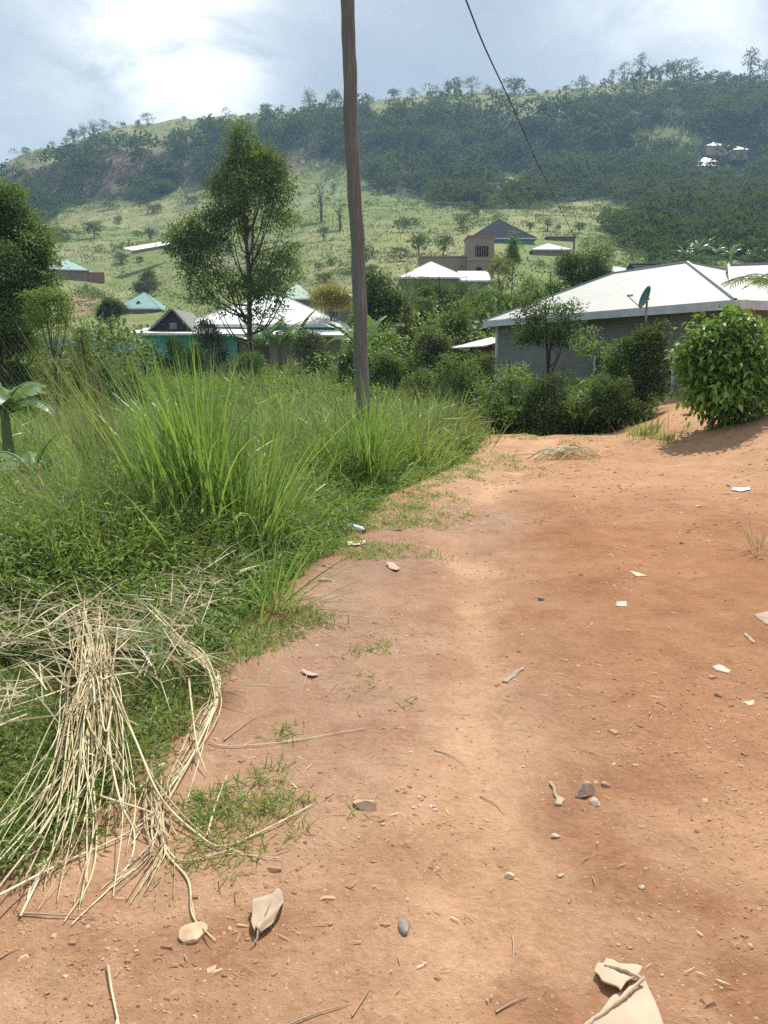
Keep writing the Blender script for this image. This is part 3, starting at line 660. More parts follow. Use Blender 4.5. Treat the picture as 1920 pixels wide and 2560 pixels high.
BUSHES = [
 # name, label, category, px, top, bottom, width, distance, material, options
 ('round_tree', 'small round dark tree on a thin trunk before the teal roof', 'tree', 273, 736, 812, 78, 72, 'dark', dict(density=2.2, leafpx=4.5, blobn=8, rtrunk=.16)),
 ('leafy_tree', 'dark bushy tree just behind the teal-roofed house', 'tree', 356, 700, 758, 60, 168, 'dark', dict(density=2, leafpx=5)),
 ('leafy_tree', 'pale green tree top rising behind the dark tree beyond the teal roof', 'tree', 368, 672, 716, 42, 176, 'hillscrub', dict(density=2, leafpx=5)),
 ('yellow_tree', 'yellow-leaved tree between the white-roofed house and the utility pole', 'tree', 826, 690, 800, 112, 60, 'yellow', dict(density=1.8, leafpx=5, bark='palebark', shell=.2)),
 ('leafy_tree', 'dark upright tree right beside the utility pole', 'tree', 958, 640, 900, 135, 42, 'dark', dict(density=1.3, leafpx=7, blobn=9)),
 ('bush', 'bright yellow-green upright bush below the dark tree by the pole', 'bush', 1018, 740, 905, 98, 37, 'olive', dict(density=1.2, leafpx=6, shape='cone')),
 ('bush', 'low bright bush directly under the yellow-green upright bush', 'bush', 965, 850, 945, 90, 33, 'bright', dict(density=1.2, leafpx=7)),
 ('leafy_tree', 'dark spreading tree in front of the bright middle roof', 'tree', 1105, 668, 800, 165, 54, 'dark', dict(density=1.2, leafpx=6, blobn=8)),
 ('leafy_tree', 'leafy green tree crown left of the dark tree by the middle roof', 'tree', 1045, 690, 780, 90, 50, 'mid', dict(density=1.2, leafpx=6)),
 ('bush', 'light green bush between the middle roof and the grey house roof', 'bush', 1165, 735, 815, 86, 44, 'bright', dict(density=1.2, leafpx=6)),
 ('bush', 'olive bush left of the low porch of the grey house', 'bush', 1090, 800, 925, 92, 34, 'olive', dict(density=1.3, leafpx=6.5)),
 ('bush', 'dark bush in front of the low porch roof', 'bush', 1190, 838, 970, 120, 27, 'mid', dict(density=1.1, leafpx=7)),
 ('leafy_tree', 'bright broad-leaved tree behind the left corner of the grey house', 'tree', 1262, 690, 800, 130, 46, 'bright', dict(density=1.2, leafpx=7, blobn=8)),
 ('leafy_tree', 'second broad-leaved tree touching the grey house roof', 'tree', 1352, 680, 770, 110, 43, 'mid', dict(density=1.2, leafpx=7)),
 ('mango_tree', 'big dark round tree rising behind the roof of the grey house', 'tree', 1468, 612, 745, 164, 48, 'dark', dict(density=1.9, leafpx=6, blobn=9, rtrunk=.2)),
 ('thin_tree', 'thin olive tree with bare trunk right of the unfinished brick building', 'tree', 1252, 632, 705, 66, 72, 'olive', dict(density=.8, leafpx=4.5, shell=.2)),
 ('cone_tree', 'bright green pointed tree below the charcoal roof', 'tree', 1283, 580, 660, 42, 100, 'bright', dict(density=2, leafpx=4.5, shape='cone')),
 ('layered_tree', 'dark tree with layered branches against the grey wall, near the left corner', 'tree', 1376, 712, 900, 172, 24.5, 'dark', dict(density=1.2, leafpx=8, blobn=9, shell=.3, rtrunk=.07)),
 ('slender_tree', 'slender dark tree standing below the satellite dish', 'tree', 1622, 768, 1030, 128, 18.6, 'dark', dict(density=1.6, leafpx=7.5, blobn=8, rtrunk=.06)),
 ('shrub', 'pale umbrella-leaved shrub in front of the grey wall window', 'shrub', 1505, 812, 905, 118, 22.5, 'herb', dict(density=.6, leafpx=9, shell=.4, shape='wide', free=True)),
 ('bush', 'loose green bush left of the slender dark tree', 'bush', 1550, 838, 1020, 120, 19.6, 'mid', dict(density=1.1, leafpx=7)),
 ('bush', 'tall green bush at the left end of the scrub closing the track', 'bush', 1165, 872, 1075, 140, 20, 'mid', dict(density=1.2, leafpx=7.5, blobn=8)),
 ('bush', 'dense bush in the scrub, right of the tall green one', 'bush', 1280, 872, 1080, 150, 19, 'herb', dict(density=.9, leafpx=7.5, blobn=8, tb=.05)),
 ('bush', 'small vivid green bush at the foot of the scrub closing the track', 'bush', 1222, 985, 1090, 74, 18.2, 'bright', dict(density=1.4, leafpx=8)),
 ('bush', 'reddish-stemmed dark bush right at the end of the track', 'bush', 1365, 905, 1085, 120, 18, 'dark', dict(density=1.1, leafpx=7)),
 ('bush', 'low dark bush under the slender tree', 'bush', 1530, 925, 1080, 110, 17.6, 'dark', dict(density=1.4, leafpx=7)),
 ('bush', 'low yellowish bush between the dark bush and the slender tree', 'bush', 1600, 985, 1085, 70, 17.6, 'herb', dict(density=1.1, leafpx=7)),
 ('bush', 'small bush on the path edge behind the glossy bush', 'bush', 1668, 985, 1050, 90, 22, 'mid', dict(density=1.1, leafpx=7)),
 ('bush', 'light green bush rising beyond the pole at the edge of the meadow', 'bush', 1060, 890, 985, 110, 29, 'mid', dict(density=1.0, leafpx=7, tb=.1)),
 ('bush', 'grey-green bush before the turquoise wall of the white-roofed house', 'bush', 523, 790, 905, 100, 42, 'greyleaf', dict(density=1.2, leafpx=6, blobn=8)),
 ('bush', 'bright bush with pinkish stems in front of the turquoise wall', 'bush', 428, 822, 895, 60, 40, 'bright', dict(density=1.2, leafpx=6)),
 ('bush', 'grey thorny bush at the left corner of the turquoise wall', 'bush', 372, 850, 915, 60, 39, 'greyleaf', dict(density=.8, leafpx=5)),
 ('bush', 'dark bush before the left end of the long turquoise wall', 'bush', 50, 872, 940, 100, 29, 'dark', dict(density=1.3, leafpx=7)),
 ('bush', 'upright light green bush in front of the long turquoise wall', 'bush', 205, 800, 900, 96, 33, 'bright', dict(density=1.0, leafpx=7, shape='cone')),
 ('bush', 'dark low bush at the right end of the long turquoise wall', 'bush', 262, 885, 945, 80, 31, 'mid', dict(density=1.2, leafpx=7)),
 ('bush', 'green bush between the turquoise wall and the grass clump', 'bush', 318, 905, 960, 90, 30, 'mid', dict(density=1.2, leafpx=7)),
 ('bush', 'dark bush below the gable of the white-roofed house', 'bush', 470, 855, 915, 80, 38, 'dark', dict(density=1.2, leafpx=6)),
 ('bush', 'dense bush under the tall airy tree', 'bush', 600, 868, 925, 100, 39, 'mid', dict(density=1.2, leafpx=6)),
 ('bush', 'drooping grassy bush left of the beige end wall', 'bush', 785, 800, 910, 84, 41, 'greyleaf', dict(density=1.2, leafpx=8, aspect=.25, droop=.9)),
 ('bush', 'dark bush behind the utility pole foot', 'bush', 880, 850, 930, 90, 36, 'mid', dict(density=1.2, leafpx=6.5)),
 ('bush', 'dark leafy bush at the meadow edge just right of the pole foot', 'bush', 945, 1130, 1240, 170, 10.6, 'mid', dict(density=1.0, leafpx=10, aspect=.4)),
 ('bush', 'low yellow-green bush where the meadow meets the far end of the track', 'bush', 1105, 1058, 1150, 150, 13.8, 'herb', dict(density=1.0, leafpx=8, aspect=.35, tb=.15)),
 ('leafy_tree', 'tall leafy tree between the yellow-green bush and the layered dark tree', 'tree', 1135, 745, 900, 110, 36, 'mid', dict(density=1.0, leafpx=7)),
 ('leafy_tree', 'wide green tree directly behind the porch of the grey house', 'tree', 1215, 735, 850, 120, 40, 'dark', dict(density=1.0, leafpx=7)),
 ('leafy_tree', 'light green tree top directly right of the pole under the dense dark tree', 'tree', 915, 668, 880, 84, 50, 'bright', dict(density=.9, leafpx=6)),
 ('leafy_tree', 'tall thin-crowned tree between the dark upright tree and the middle roof', 'tree', 1022, 672, 860, 70, 47, 'bright', dict(density=.8, leafpx=6, shape='cone')),
 ('leafy_tree', 'olive tree below the left end of the middle roof', 'tree', 1068, 712, 880, 84, 43, 'olive', dict(density=.8, leafpx=6)),
 ('leafy_tree', 'rounded light tree below the small white-roofed annex', 'tree', 1192, 706, 860, 96, 48, 'bright', dict(density=.9, leafpx=6)),
 ('leafy_tree', 'dark tree between the light rounded tree and the broad-leaved tree', 'tree', 1236, 724, 860, 74, 41, 'dark', dict(density=1.0, leafpx=6)),
 ('leafy_tree', 'green tree left of the big dark round tree by the grey house roof', 'tree', 1385, 650, 760, 96, 52, 'mid', dict(density=.9, leafpx=6)),
 ('bush', 'low bush right of the beige end wall', 'bush', 900, 810, 880, 70, 44, 'bright', dict(density=1.0, leafpx=6)),
]
for (nm, lb, ct, px, top, bot, w, Y, mt, kw) in BUSHES:
    spec(nm, lb, ct, px, top, bot, w, Y, mt, **kw)
# glossy bush on the right bank, the nearest one
def glossy():
    Y = 14.2; b0 = P(1775, 1075, Y); bx = b0.x; gz = hz(bx, Y)
    def B(px, py, rx, ry): q = P(px, py, Y); return (q.x - bx, rng.uniform(-.25, .25), q.z - gz, rx / F * Y, rx / F * Y * .85, ry / F * Y)
    bl = [B(1825, 822, 50, 40), B(1775, 858, 44, 44), B(1872, 858, 42, 44), B(1752, 915, 36, 46), B(1820, 905, 76, 66), B(1885, 925, 40, 54), B(1748, 965, 30, 40), B(1812, 985, 72, 44), B(1868, 985, 44, 36),
          B(1776, 1028, 34, 22), B(1835, 1034, 36, 18), B(1852, 795, 20, 14), B(1726, 885, 14, 18), B(1800, 800, 20, 14)]
    plant('glossy_bush', 'big glossy bright green bush on the bank at the right edge', 'bush', (bx, Y, gz - .03), bl, 480, 13, .145, .14, 'gloss', 1.9, .05, aspect=.46, hi=True, nlimb=14, shell=.6, droop=.6, crown='foliage', stem='stems', tb=.28)
glossy()
spec('bush', 'lighter bush half hidden behind the glossy bush at the right edge', 'bush', 1925, 840, 1000, 90, 15.6, 'herb', 1.0, 9, hi=True, tb=.1)

# far trees: five patterns, copied
def proto_tree(kind, mat):
    root = empty('hill_tree', (0, 0, 0))
    if kind == 'round': bl = [(0, 0, .62, .36, .36, .30)] + [(math.cos(a) * .25, math.sin(a) * .25, .55 + .12 * math.sin(a * 2), .22, .22, .2) for a in (0, 1.3, 2.6, 3.9, 5.2)]; n = 90; lf = .085
    elif kind == 'tall': bl = [(0.02, 0, .45 + .11 * i, .20 - .022 * i, .2, .10) for i in range(5)] + [(.12, 0, .5, .12, .1, .08)]; n = 60; lf = .055
    elif kind == 'airy': bl = [(.05, 0, .9, .16, .16, .1), (-.15, .05, .75, .17, .15, .1), (.2, -.1, .68, .15, .15, .09), (-.02, .1, .58, .14, .15, .08), (.1, .05, .42, .10, .1, .06)]; n = 60; lf = .055
    elif kind == 'low': bl = [(0, 0, .4, .5, .45, .35), (.3, .1, .5, .3, .3, .3), (-.32, 0, .38, .3, .3, .28)]; n = 80; lf = .10
    elif kind == 'slim': bl = [(-.04, 0, .85, .09, .09, .13), (.06, 0, .65, .10, .1, .12), (-.05, 0, .5, .07, .08, .08), (.03, 0, .3, .05, .05, .06)]; n = 40; lf = .05
    (V, Q, T), cc = crown_np(bl, n, 7, lf, .045, .6, shell=.35)
    link('crown', quads('crown', V, Q, T), M[mat], root)
    V, Q = trunk_np(.85, .028, cc, nlimb=5); link('trunk', quads('trunk', V, Q), M['bark'], root)
    return root
PRO = {k: proto_tree(*v) for k, v in dict(round=('round', 'dark'), tall=('tall', 'dark'), airy=('airy', 'dark'), low=('low', 'hillscrub'), slim=('slim', 'mid')).items()}
used = set()
def place_far(kind, px, base, w, h, Y, label, group=None, cat='tree'):
    q = P(px, base, Y); z = hz(q.x, Y)
    Zt = zfrom(base - h, Y) - zfrom(base, Y)
    o = PRO[kind] if kind not in used else copy_tree(PRO[kind]); used.add(kind)
    wr_ = {'round': .9, 'tall': .42, 'airy': .62, 'low': 1.25, 'slim': .24}[kind]
    wide = w / F * Y / wr_
    o.location = (q.x, Y, z - (.22 if kind == 'airy' and Y > 500 else .1) * Zt); o.scale = (wide * rng.uniform(.85, 1.15), wide, Zt * (1.2 if kind == 'airy' and Y > 500 else 1.1)); o.rotation_euler = (0, 0, rng.uniform(0, 6.28))
    for k in ('group',):
        if k in o: del o[k]
    tag(o, label, cat, group); return o
def y_for(px, py, lo=75, hi=600):
    """distance at which the hillside shows at this place in the photograph"""
    ys = np.linspace(lo, hi, 700); d = pixdir(px, py); s = ys / d.y
    z = EYE + d.z * s; x = d.x * s
    k = np.argmax(z < H(x, ys)); return float(ys[k]) if k > 0 else 585.
RIDGE = [('low', 68, 412, 26, 24), ('airy', 132, 372, 22, 22), ('airy', 165, 366, 20, 24), ('round', 187, 368, 34, 44), ('tall', 212, 358, 24, 42), ('tall', 236, 350, 26, 40), ('airy', 261, 340, 26, 36),
 ('low', 283, 335, 26, 16), ('round', 310, 332, 14, 14), ('low', 345, 330, 20, 20), ('airy', 370, 312, 34, 32), ('round', 460, 296, 14, 14), ('round', 620, 292, 12, 10), ('low', 665, 292, 44, 36), ('airy', 705, 278, 16, 20),
 ('round', 735, 272, 10, 12), ('tall', 773, 278, 30, 54), ('low', 803, 270, 24, 20), ('round', 836, 290, 44, 48), ('airy', 872, 264, 26, 26), ('low', 920, 260, 40, 26), ('round', 985, 246, 34, 28), ('airy', 1030, 240, 26, 28), ('low', 1080, 238, 44, 24),
 ('round', 1135, 238, 50, 46), ('airy', 1180, 230, 40, 46), ('low', 1226, 232, 36, 20), ('round', 1285, 238, 62, 46), ('low', 1330, 232, 34, 18), ('round', 1367, 230, 14, 10), ('low', 1416, 228, 30, 12), ('airy', 1455, 228, 36, 34),
 ('airy', 1530, 212, 26, 42), ('airy', 1560, 208, 34, 54), ('airy', 1600, 206, 40, 68), ('round', 1636, 204, 34, 42), ('round', 1683, 206, 60, 60), ('airy', 1725, 200, 44, 64), ('low', 1765, 206, 40, 30), ('round', 1811, 206, 40, 34), ('airy', 1874, 204, 50, 88), ('airy', 1912, 204, 44, 58)]
def ridge_label(px):
    if px < 400: return 'one of the trees along the descending left end of the skyline', 'skyline trees at the left end'
    if px < 860: return 'one of the lone trees on the skyline left of the utility pole', 'skyline trees left of the pole'
    if px < 1480: return 'one of the rounded trees on the skyline between pole and high ridge end', 'skyline trees right of the pole'
    return 'one of the tall trees on the highest stretch of skyline at right', 'skyline trees on the high right end'
special = {773: 'tall narrow skyline tree just left of the utility pole', 1874: 'tallest airy tree of the skyline, close to the right edge', 1285: 'broad round skyline tree that the overhead cable crosses', 1811: 'compact dark round tree on the skyline left of the tallest airy one', 370: 'windswept tree on the skyline above the cliff', 68: 'lowest and leftmost little tree of the skyline'}
for (k, px, base, w, h) in RIDGE:
    lb, g = ridge_label(px)
    if px in special: place_far(k, px, base, w, h, 590, special[px])
    else: place_far(k, px, base, w, h, 590, lb, g)
HILL = [('round', 236, 596, 52, 50, 'bushy dark tree on the slope above the pale green roof'), ('low', 295, 558, 30, 22, 'small tree high on the slope, above and right of the bushy dark one'),
 ('round', 378, 604, 38, 40, 'dark tree just above the long thin metal roof'), ('low', 345, 590, 34, 18, 'low shrubby tree left of the dark one above the metal roof'), ('low', 143, 602, 92, 44, 'broad grey-green thicket tree beside the crown of the left tree'),
 ('round', 304, 660, 42, 30, 'dark little tree below the left end of the thin metal roof'), ('low', 350, 655, 28, 18, 'bush-like tree under the long thin metal roof'), ('low', 215, 728, 18, 20, 'tiny dark tree on the bare slope above the small round tree'),
 ('low', 275, 524, 46, 28, 'grey-green tree at the foot of the cliff'), ('low', 385, 532, 50, 30, 'wide grey tree at the foot of the cliff, further right'), ('low', 480, 507, 40, 22, 'small tree halfway up, left of the tall airy tree top'),
 ('slim', 803, 556, 34, 92, 'thin two-stemmed tree on the slope left of the pole'), ('slim', 850, 576, 30, 68, 'thin sparse tree close to the left side of the pole'), ('round', 808, 602, 36, 42, 'dark tree below the thin two-stemmed tree'),
 ('tall', 834, 484, 18, 28, 'narrow little tree high up beside the pole'), ('low', 797, 676, 32, 26, 'low dark bush-tree above the yellow tree'), ('low', 828, 664, 34, 22, 'second low bush-tree, close to the pole above the yellow tree'),
 ('low', 810, 706, 58, 30, 'wide dark shrub tree just over the yellow tree'), ('round', 908, 672, 80, 64, 'dense dark round tree right behind the utility pole'), ('round', 1007, 582, 48, 44, 'dark bushy tree upslope of the bright middle roof'),
 ('low', 1035, 562, 34, 24, 'small tree touching the dark bushy tree upslope'), ('round', 1047, 636, 56, 58, 'umbrella-shaped tree on a bare trunk above the middle roof'), ('round', 1108, 640, 58, 62, 'fluffy dark tree left of the unfinished brick building'),
 ('round', 1152, 572, 48, 44, 'dark round tree at the woodland edge left of the charcoal roof'), ('low', 1158, 584, 32, 24, 'pale bush tree under the dark round one by the charcoal roof'), ('low', 1000, 652, 52, 46, 'green tree left of the middle roof ridge'),
 ('round', 1326, 580, 26, 28, 'small dark tree right of the charcoal roof'), ('tall', 1368, 578, 26, 34, 'narrow tree in the pale grass right of the charcoal roof'), ('round', 1448, 582, 36, 30, 'round bush tree standing where the overhead cable ends'),
 ('round', 1524, 580, 66, 52, 'larger dark tree alone in the pale grass upslope of the mango tree'), ('low', 1620, 614, 50, 54, 'pale green tree right of the lone dark one'), ('low', 1395, 576, 20, 18, 'little reddish bush tree between two dark ones in the pale grass'),
 ('low', 1185, 545, 50, 40, 'reddish-grey tree at the lower edge of the woodland'), ('round', 1690, 590, 60, 44, 'rounded dark tree at the woodland foot, left of the banana grove'), ('low', 1560, 625, 56, 40, 'mid-green tree between the mango tree and the banana grove'),
 ('low', 1640, 655, 70, 46, 'broad tree directly above the ridge of the grey house'), ('low', 1740, 668, 90, 40, 'broad tree right of the ridge end of the grey house'), ('low', 1880, 672, 90, 46, 'bushy tree above the wing roof at the right edge'), ('round', 1600, 560, 50, 40, 'dark tree at the woodland edge above the pale green one'),
 ('low', 930, 700, 60, 50, 'leafy tree right of the pole, under the dense dark one'), ('low', 745, 622, 40, 24, 'bushes on the grassy slope right of the tall airy tree')]
for (k, px, base, w, h, lb) in HILL:
    place_far(k, px, base, w, h, y_for(px, base, 80), lb, 'trees scattered over the hillside')

# ------------------------------------------------------------------ woodland and scrub masses
woods2 = lambda px, py, x, y: woods(px, py, x, y) & ~holes(px, py) & (np.abs(y - 600) > 18)
HOLES = [(1735, 1885, 352, 442), (285, 410, 740, 815), (100, 260, 660, 725), (325, 440, 612, 655), (1165, 1350, 575, 640), (1320, 1450, 600, 650), (985, 1240, 680, 730)]
def holes(px, py):
    a = np.zeros(px.shape, bool)
    for (x0, x1, y0, y1) in HOLES: a |= (px > x0) & (px < x1) & (py > y0) & (py < y1)
    return a
scale_far = lambda y: np.clip(.12 + .88 * y / 430, .2, 1.15)
def mass(name, n, test, size, leafn, leafk, mat, label, cat, ylo=85, yhi=600, upx=(-700, 2700), zs=.8, pw=2.0):
    V0 = []; cnt = 0
    y = (rng.uniform(ylo ** (1 / pw), yhi ** (1 / pw), n * 8)) ** pw
    u = rng.uniform(upx[0], upx[1], n * 8); x = (u - 960) / F * y * .985
    z = H(x, y); px, py = pxy(x, y, z); ok = test(px, py, x, y)
    x, y, z = x[ok][:n], y[ok][:n], z[ok][:n]; n = len(x)
    r = size * rng.lognormal(0, .28, n) * (scale_far(y) if pw > 1.5 else 1); hgt = r * rng.uniform(.8, 1.5, n) * zs
    d = sphere_dirs(n * leafn, -.1); ii = np.repeat(np.arange(n), leafn)
    lump = 1 + .25 * np.sin(d[:, 0] * 4 + ii) * np.cos(d[:, 1] * 5 + ii * 1.7)
    pos = np.stack([x[ii] + d[:, 0] * r[ii] * lump, y[ii] + d[:, 1] * r[ii] * lump, z[ii] + hgt[ii] * .9 + d[:, 2] * hgt[ii] * lump], -1)
    pos += rng.normal(size=pos.shape) * r[ii][:, None] * .10
    fw = d + rng.normal(size=d.shape) * .5
    tt = np.clip(rng.normal(.42, .2, n)[ii] + rng.normal(0, .14, len(ii)), 0, 1)
    V, Q, T = leaves(pos - fw * (r[ii] * leafk * .4)[:, None], fw, r[ii] * leafk * rng.uniform(.7, 1.3, len(ii)), .8, tt)
    o = link(name, quads(name, V, Q, T), M[mat]); tag(o, label, cat, kind='stuff'); return o
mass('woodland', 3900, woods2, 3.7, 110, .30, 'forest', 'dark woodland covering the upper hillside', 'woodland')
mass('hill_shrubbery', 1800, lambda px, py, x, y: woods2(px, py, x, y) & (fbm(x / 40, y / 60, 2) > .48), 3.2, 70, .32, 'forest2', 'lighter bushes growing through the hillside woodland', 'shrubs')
def open_scrub(px, py, x, y):
    near_wood = woods(px, py + 26, x, y) | woods(px, py - 26, x, y) | woods(px + 30, py, x, y)
    k = fbm(x / 25, y / 50, 3)
    up = (py < 520) & (px < 760)
    return ~woods(px, py, x, y) & ~holes(px, py) & ((near_wood & (rng.random(px.shape) < .6)) | ((k > .60) & (rng.random(px.shape) < .7)) | (rng.random(px.shape) < .02) | (up & (rng.random(px.shape) < .05)))
mass('hill_scrub', 1500, open_scrub, 2.1, 60, .30, 'hillscrub', 'scattered low scrub over the open grassy slopes', 'scrub', 100)
def mass_tufts():
    n = 26000
    y = rng.uniform(95 ** .5, 600 ** .5, n) ** 2; u = rng.uniform(-300, 2200, n); x = (u - 960) / F * y; z = H(x, y)
    px, py = pxy(x, y, z); ok = ~woods(px, py, x, y) & ~holes(px, py); x, y, z = x[ok], y[ok], z[ok]; n = len(x); k = 4; ii = np.repeat(np.arange(n), k)
    pos = np.stack([x[ii] + rng.normal(0, .8, n * k), y[ii] + rng.normal(0, .8, n * k), z[ii]], -1)
    fw = rng.normal(size=(n * k, 3)) * .5; fw[:, 2] = 1
    tt = np.clip(fbm(x / 40, y / 60, 3)[ii] * 1.4 - .2 + rng.normal(0, .1, n * k), 0, 1)
    V, Q, T = leaves(pos, fw, (.25 + y[ii] * .0009) * rng.uniform(.6, 1.4, n * k), .6, tt)
    o = link('hill_grass', quads('hill_grass', V, Q, T), M['hillgrass']); tag(o, 'pale olive grass of the open slopes', 'grass', kind='stuff')
M['hillgrass'] = leafmat('hill_grass_blades', [(0, (.11, .16, .05)), (.5, (.19, .23, .08)), (1, (.29, .28, .12))], trans=.12, var=0, rough=.8, spec=.1)
mass_tufts()
def thicket_zone(px, py, x, y):
    return ((px > 900) | (px < 330)) & ~((px > 1180) & (y < 34)) & ((y < 82) | (px > 900)) & ~holes(px, py) & ~((px > 1530) & (y < 50)) & ~((px > 1150) & (px < 1660) & (y < 50) & (y > 20) & (py < 850))
mass('thicket', 900, thicket_zone, .95, 230, .17, 'mid', 'tangled green thicket around the houses in the valley', 'thicket', 33, 108, (-200, 2200), pw=1.2)
mass('leafy_thicket', 600, lambda px, py, x, y: thicket_zone(px, py, x, y) & ~((y > 55) & (px > 960) & (px < 1260)), .95, 330, .105, 'bright', 'lighter leafy growth mixed through the valley thicket', 'thicket', 34, 70, (880, 2000), pw=1.2)
mass('track_end_scrub', 190, lambda px, py, x, y: (px > 1130 + 0 * px) & (px < 1640 - (y - 17) * 14), .40, 300, .17, 'mid', 'dense leafy scrub closing the far end of the track', 'undergrowth', 18.0, 25, (1100, 1660), pw=1.2)
mass('verge_scrub', 90, lambda px, py, x, y: (px > 930) & (px < 1230), .42, 260, .17, 'bright', 'green scrub beyond the meadow right of the pole', 'undergrowth', 23, 33, (900, 1240), pw=1.2)
mass('undergrowth', 1100, lambda px, py, x, y: (px < 1180) & ~((px > 300) & (px < 900) & (y > 53.5)) & (y < 62), .36, 90, .26, 'herb', 'low undergrowth between the meadow and the houses', 'undergrowth', 30, 62, (-250, 1180), pw=1.2)

# ------------------------------------------------------------------ houses
def house(name, label, A, B, depth, wall_h, rise, mats, over=.5, gz=None, windows=(), door=None, hipL=True, hipR=True, th=.10, group=None, fascia=True, insL=None, insR=None):
    """hip or gable roofed house; A and B are the ends of its front wall on plan, it reaches back from that line"""
    A = Vector(A); B = Vector(B); L = (B - A).length; ang = math.atan2(B.y - A.y, B.x - A.x)
    mw, mr = mats
    if gz is None: gz = min(hz(A.x, A.y), hz(B.x, B.y))
    root = empty(name, (A.x, A.y, gz), ang); tag(root, label, 'house', group)
    w = MB(); w.box((0, 0, -3.0), (L, depth, wall_h)); w.build('wall', M[mw], root)
    o = over; x0, x1, y0, y1 = -o, L + o, -o, depth + o; d2 = (y1 - y0) / 2
    ins = min(d2, (x1 - x0) / 2 - .05); z0 = wall_h + .02; z1 = z0 + rise
    rl = (x0 + ((insL or ins) if hipL else 0), (y0 + y1) / 2, z1); rr = (x1 - ((insR or ins) if hipR else 0), (y0 + y1) / 2, z1)
    c = [(x0, y0, z0), (x1, y0, z0), (x1, y1, z0), (x0, y1, z0)]
    m_ = MB()
    m_.v += c + [rl, rr] + [(p[0], p[1], p[2] - th) for p in c]
    m_.f += [(0, 1, 5, 4), (2, 3, 4, 5), (1, 2, 5), (3, 0, 4), (6, 7, 1, 0), (7, 8, 2, 1), (8, 9, 3, 2), (9, 6, 0, 3), (6, 9, 8, 7)]
    rf = m_.build('roof', M[mr], root)
    rc = MB()    # ridge and hip cappings
    def cap(p, q):
        p, q = Vector(p), Vector(q); 
        Vv, Qq, _ = tube_np([p + (q - p) * t + Vector((0, 0, .01)) for t in (0, .5, 1)], .05, 6); k = len(rc.v); rc.v += [tuple(v) for v in Vv]; rc.f += [tuple(int(i) + k for i in r_) for r_ in Qq]
    cap(rl, rr)
    for p, q in ((c[0], rl), (c[3], rl), (c[1], rr), (c[2], rr)): cap(p, q)
    rc.build('ridge_cap', M['metal'] if mr in ('roofcream',) else M[mr], rf)
    if fascia:
        f = MB(); e = .03
        f.box((x0 - e, y0 - e, z0 - th - .12), (x1 + e, y0 - .003, z0 + .01)); f.box((x0 - e, y1 + .003, z0 - th - .12), (x1 + e, y1 + e, z0 + .01))
        f.box((x0 - e, y0, z0 - th - .12), (x0 - .003, y1, z0 + .01)); f.box((x1 + .003, y0, z0 - th - .12), (x1 + e, y1, z0 + .01))
        f.build('fascia', M['fascia'], root)
    for (side, s, zb, ww, wh) in windows:
        fr = MB(); pn = MB()
        def bx(m_, a, b):
            if side == 'f': m_.box((s + a[0], -a[1] - .0, zb + a[2]), (s + b[0], -b[1], zb + b[2]))
            elif side == 'l': m_.box((-a[1], s + a[0], zb + a[2]), (-b[1], s + b[0], zb + b[2]))
            else: m_.box((L + a[1], s + a[0], zb + a[2]), (L + b[1], s + b[0], zb + b[2]))
        t = .07
        bx(fr, (0, .002, 0), (t, .06, wh)); bx(fr, (ww - t, .002, 0), (ww, .06, wh)); bx(fr, (t, .002, 0), (ww - t, .06, t)); bx(fr, (t, .002, wh - t), (ww - t, .06, wh)); bx(fr, (ww / 2 - .02, .02, t), (ww / 2 + .02, .05, wh - t))
        bx(pn, (t, .004, t), (ww - t, .015, wh - t))
        wo_ = fr.build('window', M['fascia'], root); pn.build('pane', M['glass'], wo_)
    if door:
        s, ww, wh = door; dm = MB(); dm.box((s, -.05, 0), (s + ww, -.003, wh)); dd = dm.build('door', M['door'], root)
        hm = MB(); hm.box((s + ww - .14, -.09, wh * .48), (s + ww - .06, -.052, wh * .48 + .04)); hm.build('handle', M['metal'], dd)
    return root
# the long grey house on the right
GA, GB = Vector((4.45, 31.0)), Vector((9.0, 20.9))
dirn = (GB - GA).normalized(); prp = Vector((-dirn.y, dirn.x)); Lg = (GB - GA).length
gzg = -.55; eave = 3.05 - gzg
grey = house('grey_house', 'long grey-walled house with pale cream hipped sheet roof behind the bushes', GA, GB, 5.8, eave, 1.6, ('wallgrey', 'roofcream'), .45, gz=gzg, insR=5.1, insL=3.4,
      windows=[('f', 5.7, 1.15, 1.3, 1.15), ('f', 8.2, 1.15, 1.0, 1.15)], door=(9.8, .95, 2.05))
pr = MB()   # low porch at its far end
pr.slab([(-3.3, -.4, eave - .95), (-.50, -.4, eave - .90), (-.50, 3.4, eave - .05), (-3.3, 3.4, eave - .10)], .05)
pr.build('porch_roof', M['roofwhite'], grey)
pw_ = MB(); pw_.box((-2.7, .25, -1), (-.02, 3.2, eave - .93)); pw_.build('porch_wall', M['wallred'], grey)
gw = MB(); gw.box((-.16, -.10, -1), (-.02, .12, eave - .1)); gw.build('post', M['fascia'], grey)
bs = MB(); bs.box((9.2, -.55, -.6), (Lg + .1, -.02, .35)); bs.build('brick_plinth', M['wallred'], grey)
st = MB(); st.box((9.1, -.95, -.6), (Lg - .2, -.56, .12)); st.box((9.1, -1.3, -.6), (Lg - .2, -.952, -.08)); st.build('step', M['wallbeige'], grey)
sp = MB(); sp.v += [(1.3, -.47, eave + .03)]; sp.v.pop()
wing = house('wing_house', 'cream sheet-roofed wing running out of the picture at the right edge', (9.9, 22.0), (20.5, 18.2), 5.6, eave - .05, 1.38, ('wallbrown', 'roofcream'), .45, gz=gzg, windows=[('f', 2.0, 1.1, 1.2, 1.1), ('f', 6.0, 1.1, 1.2, 1.1)], door=(4.2, .9, 2.0), hipL=False)
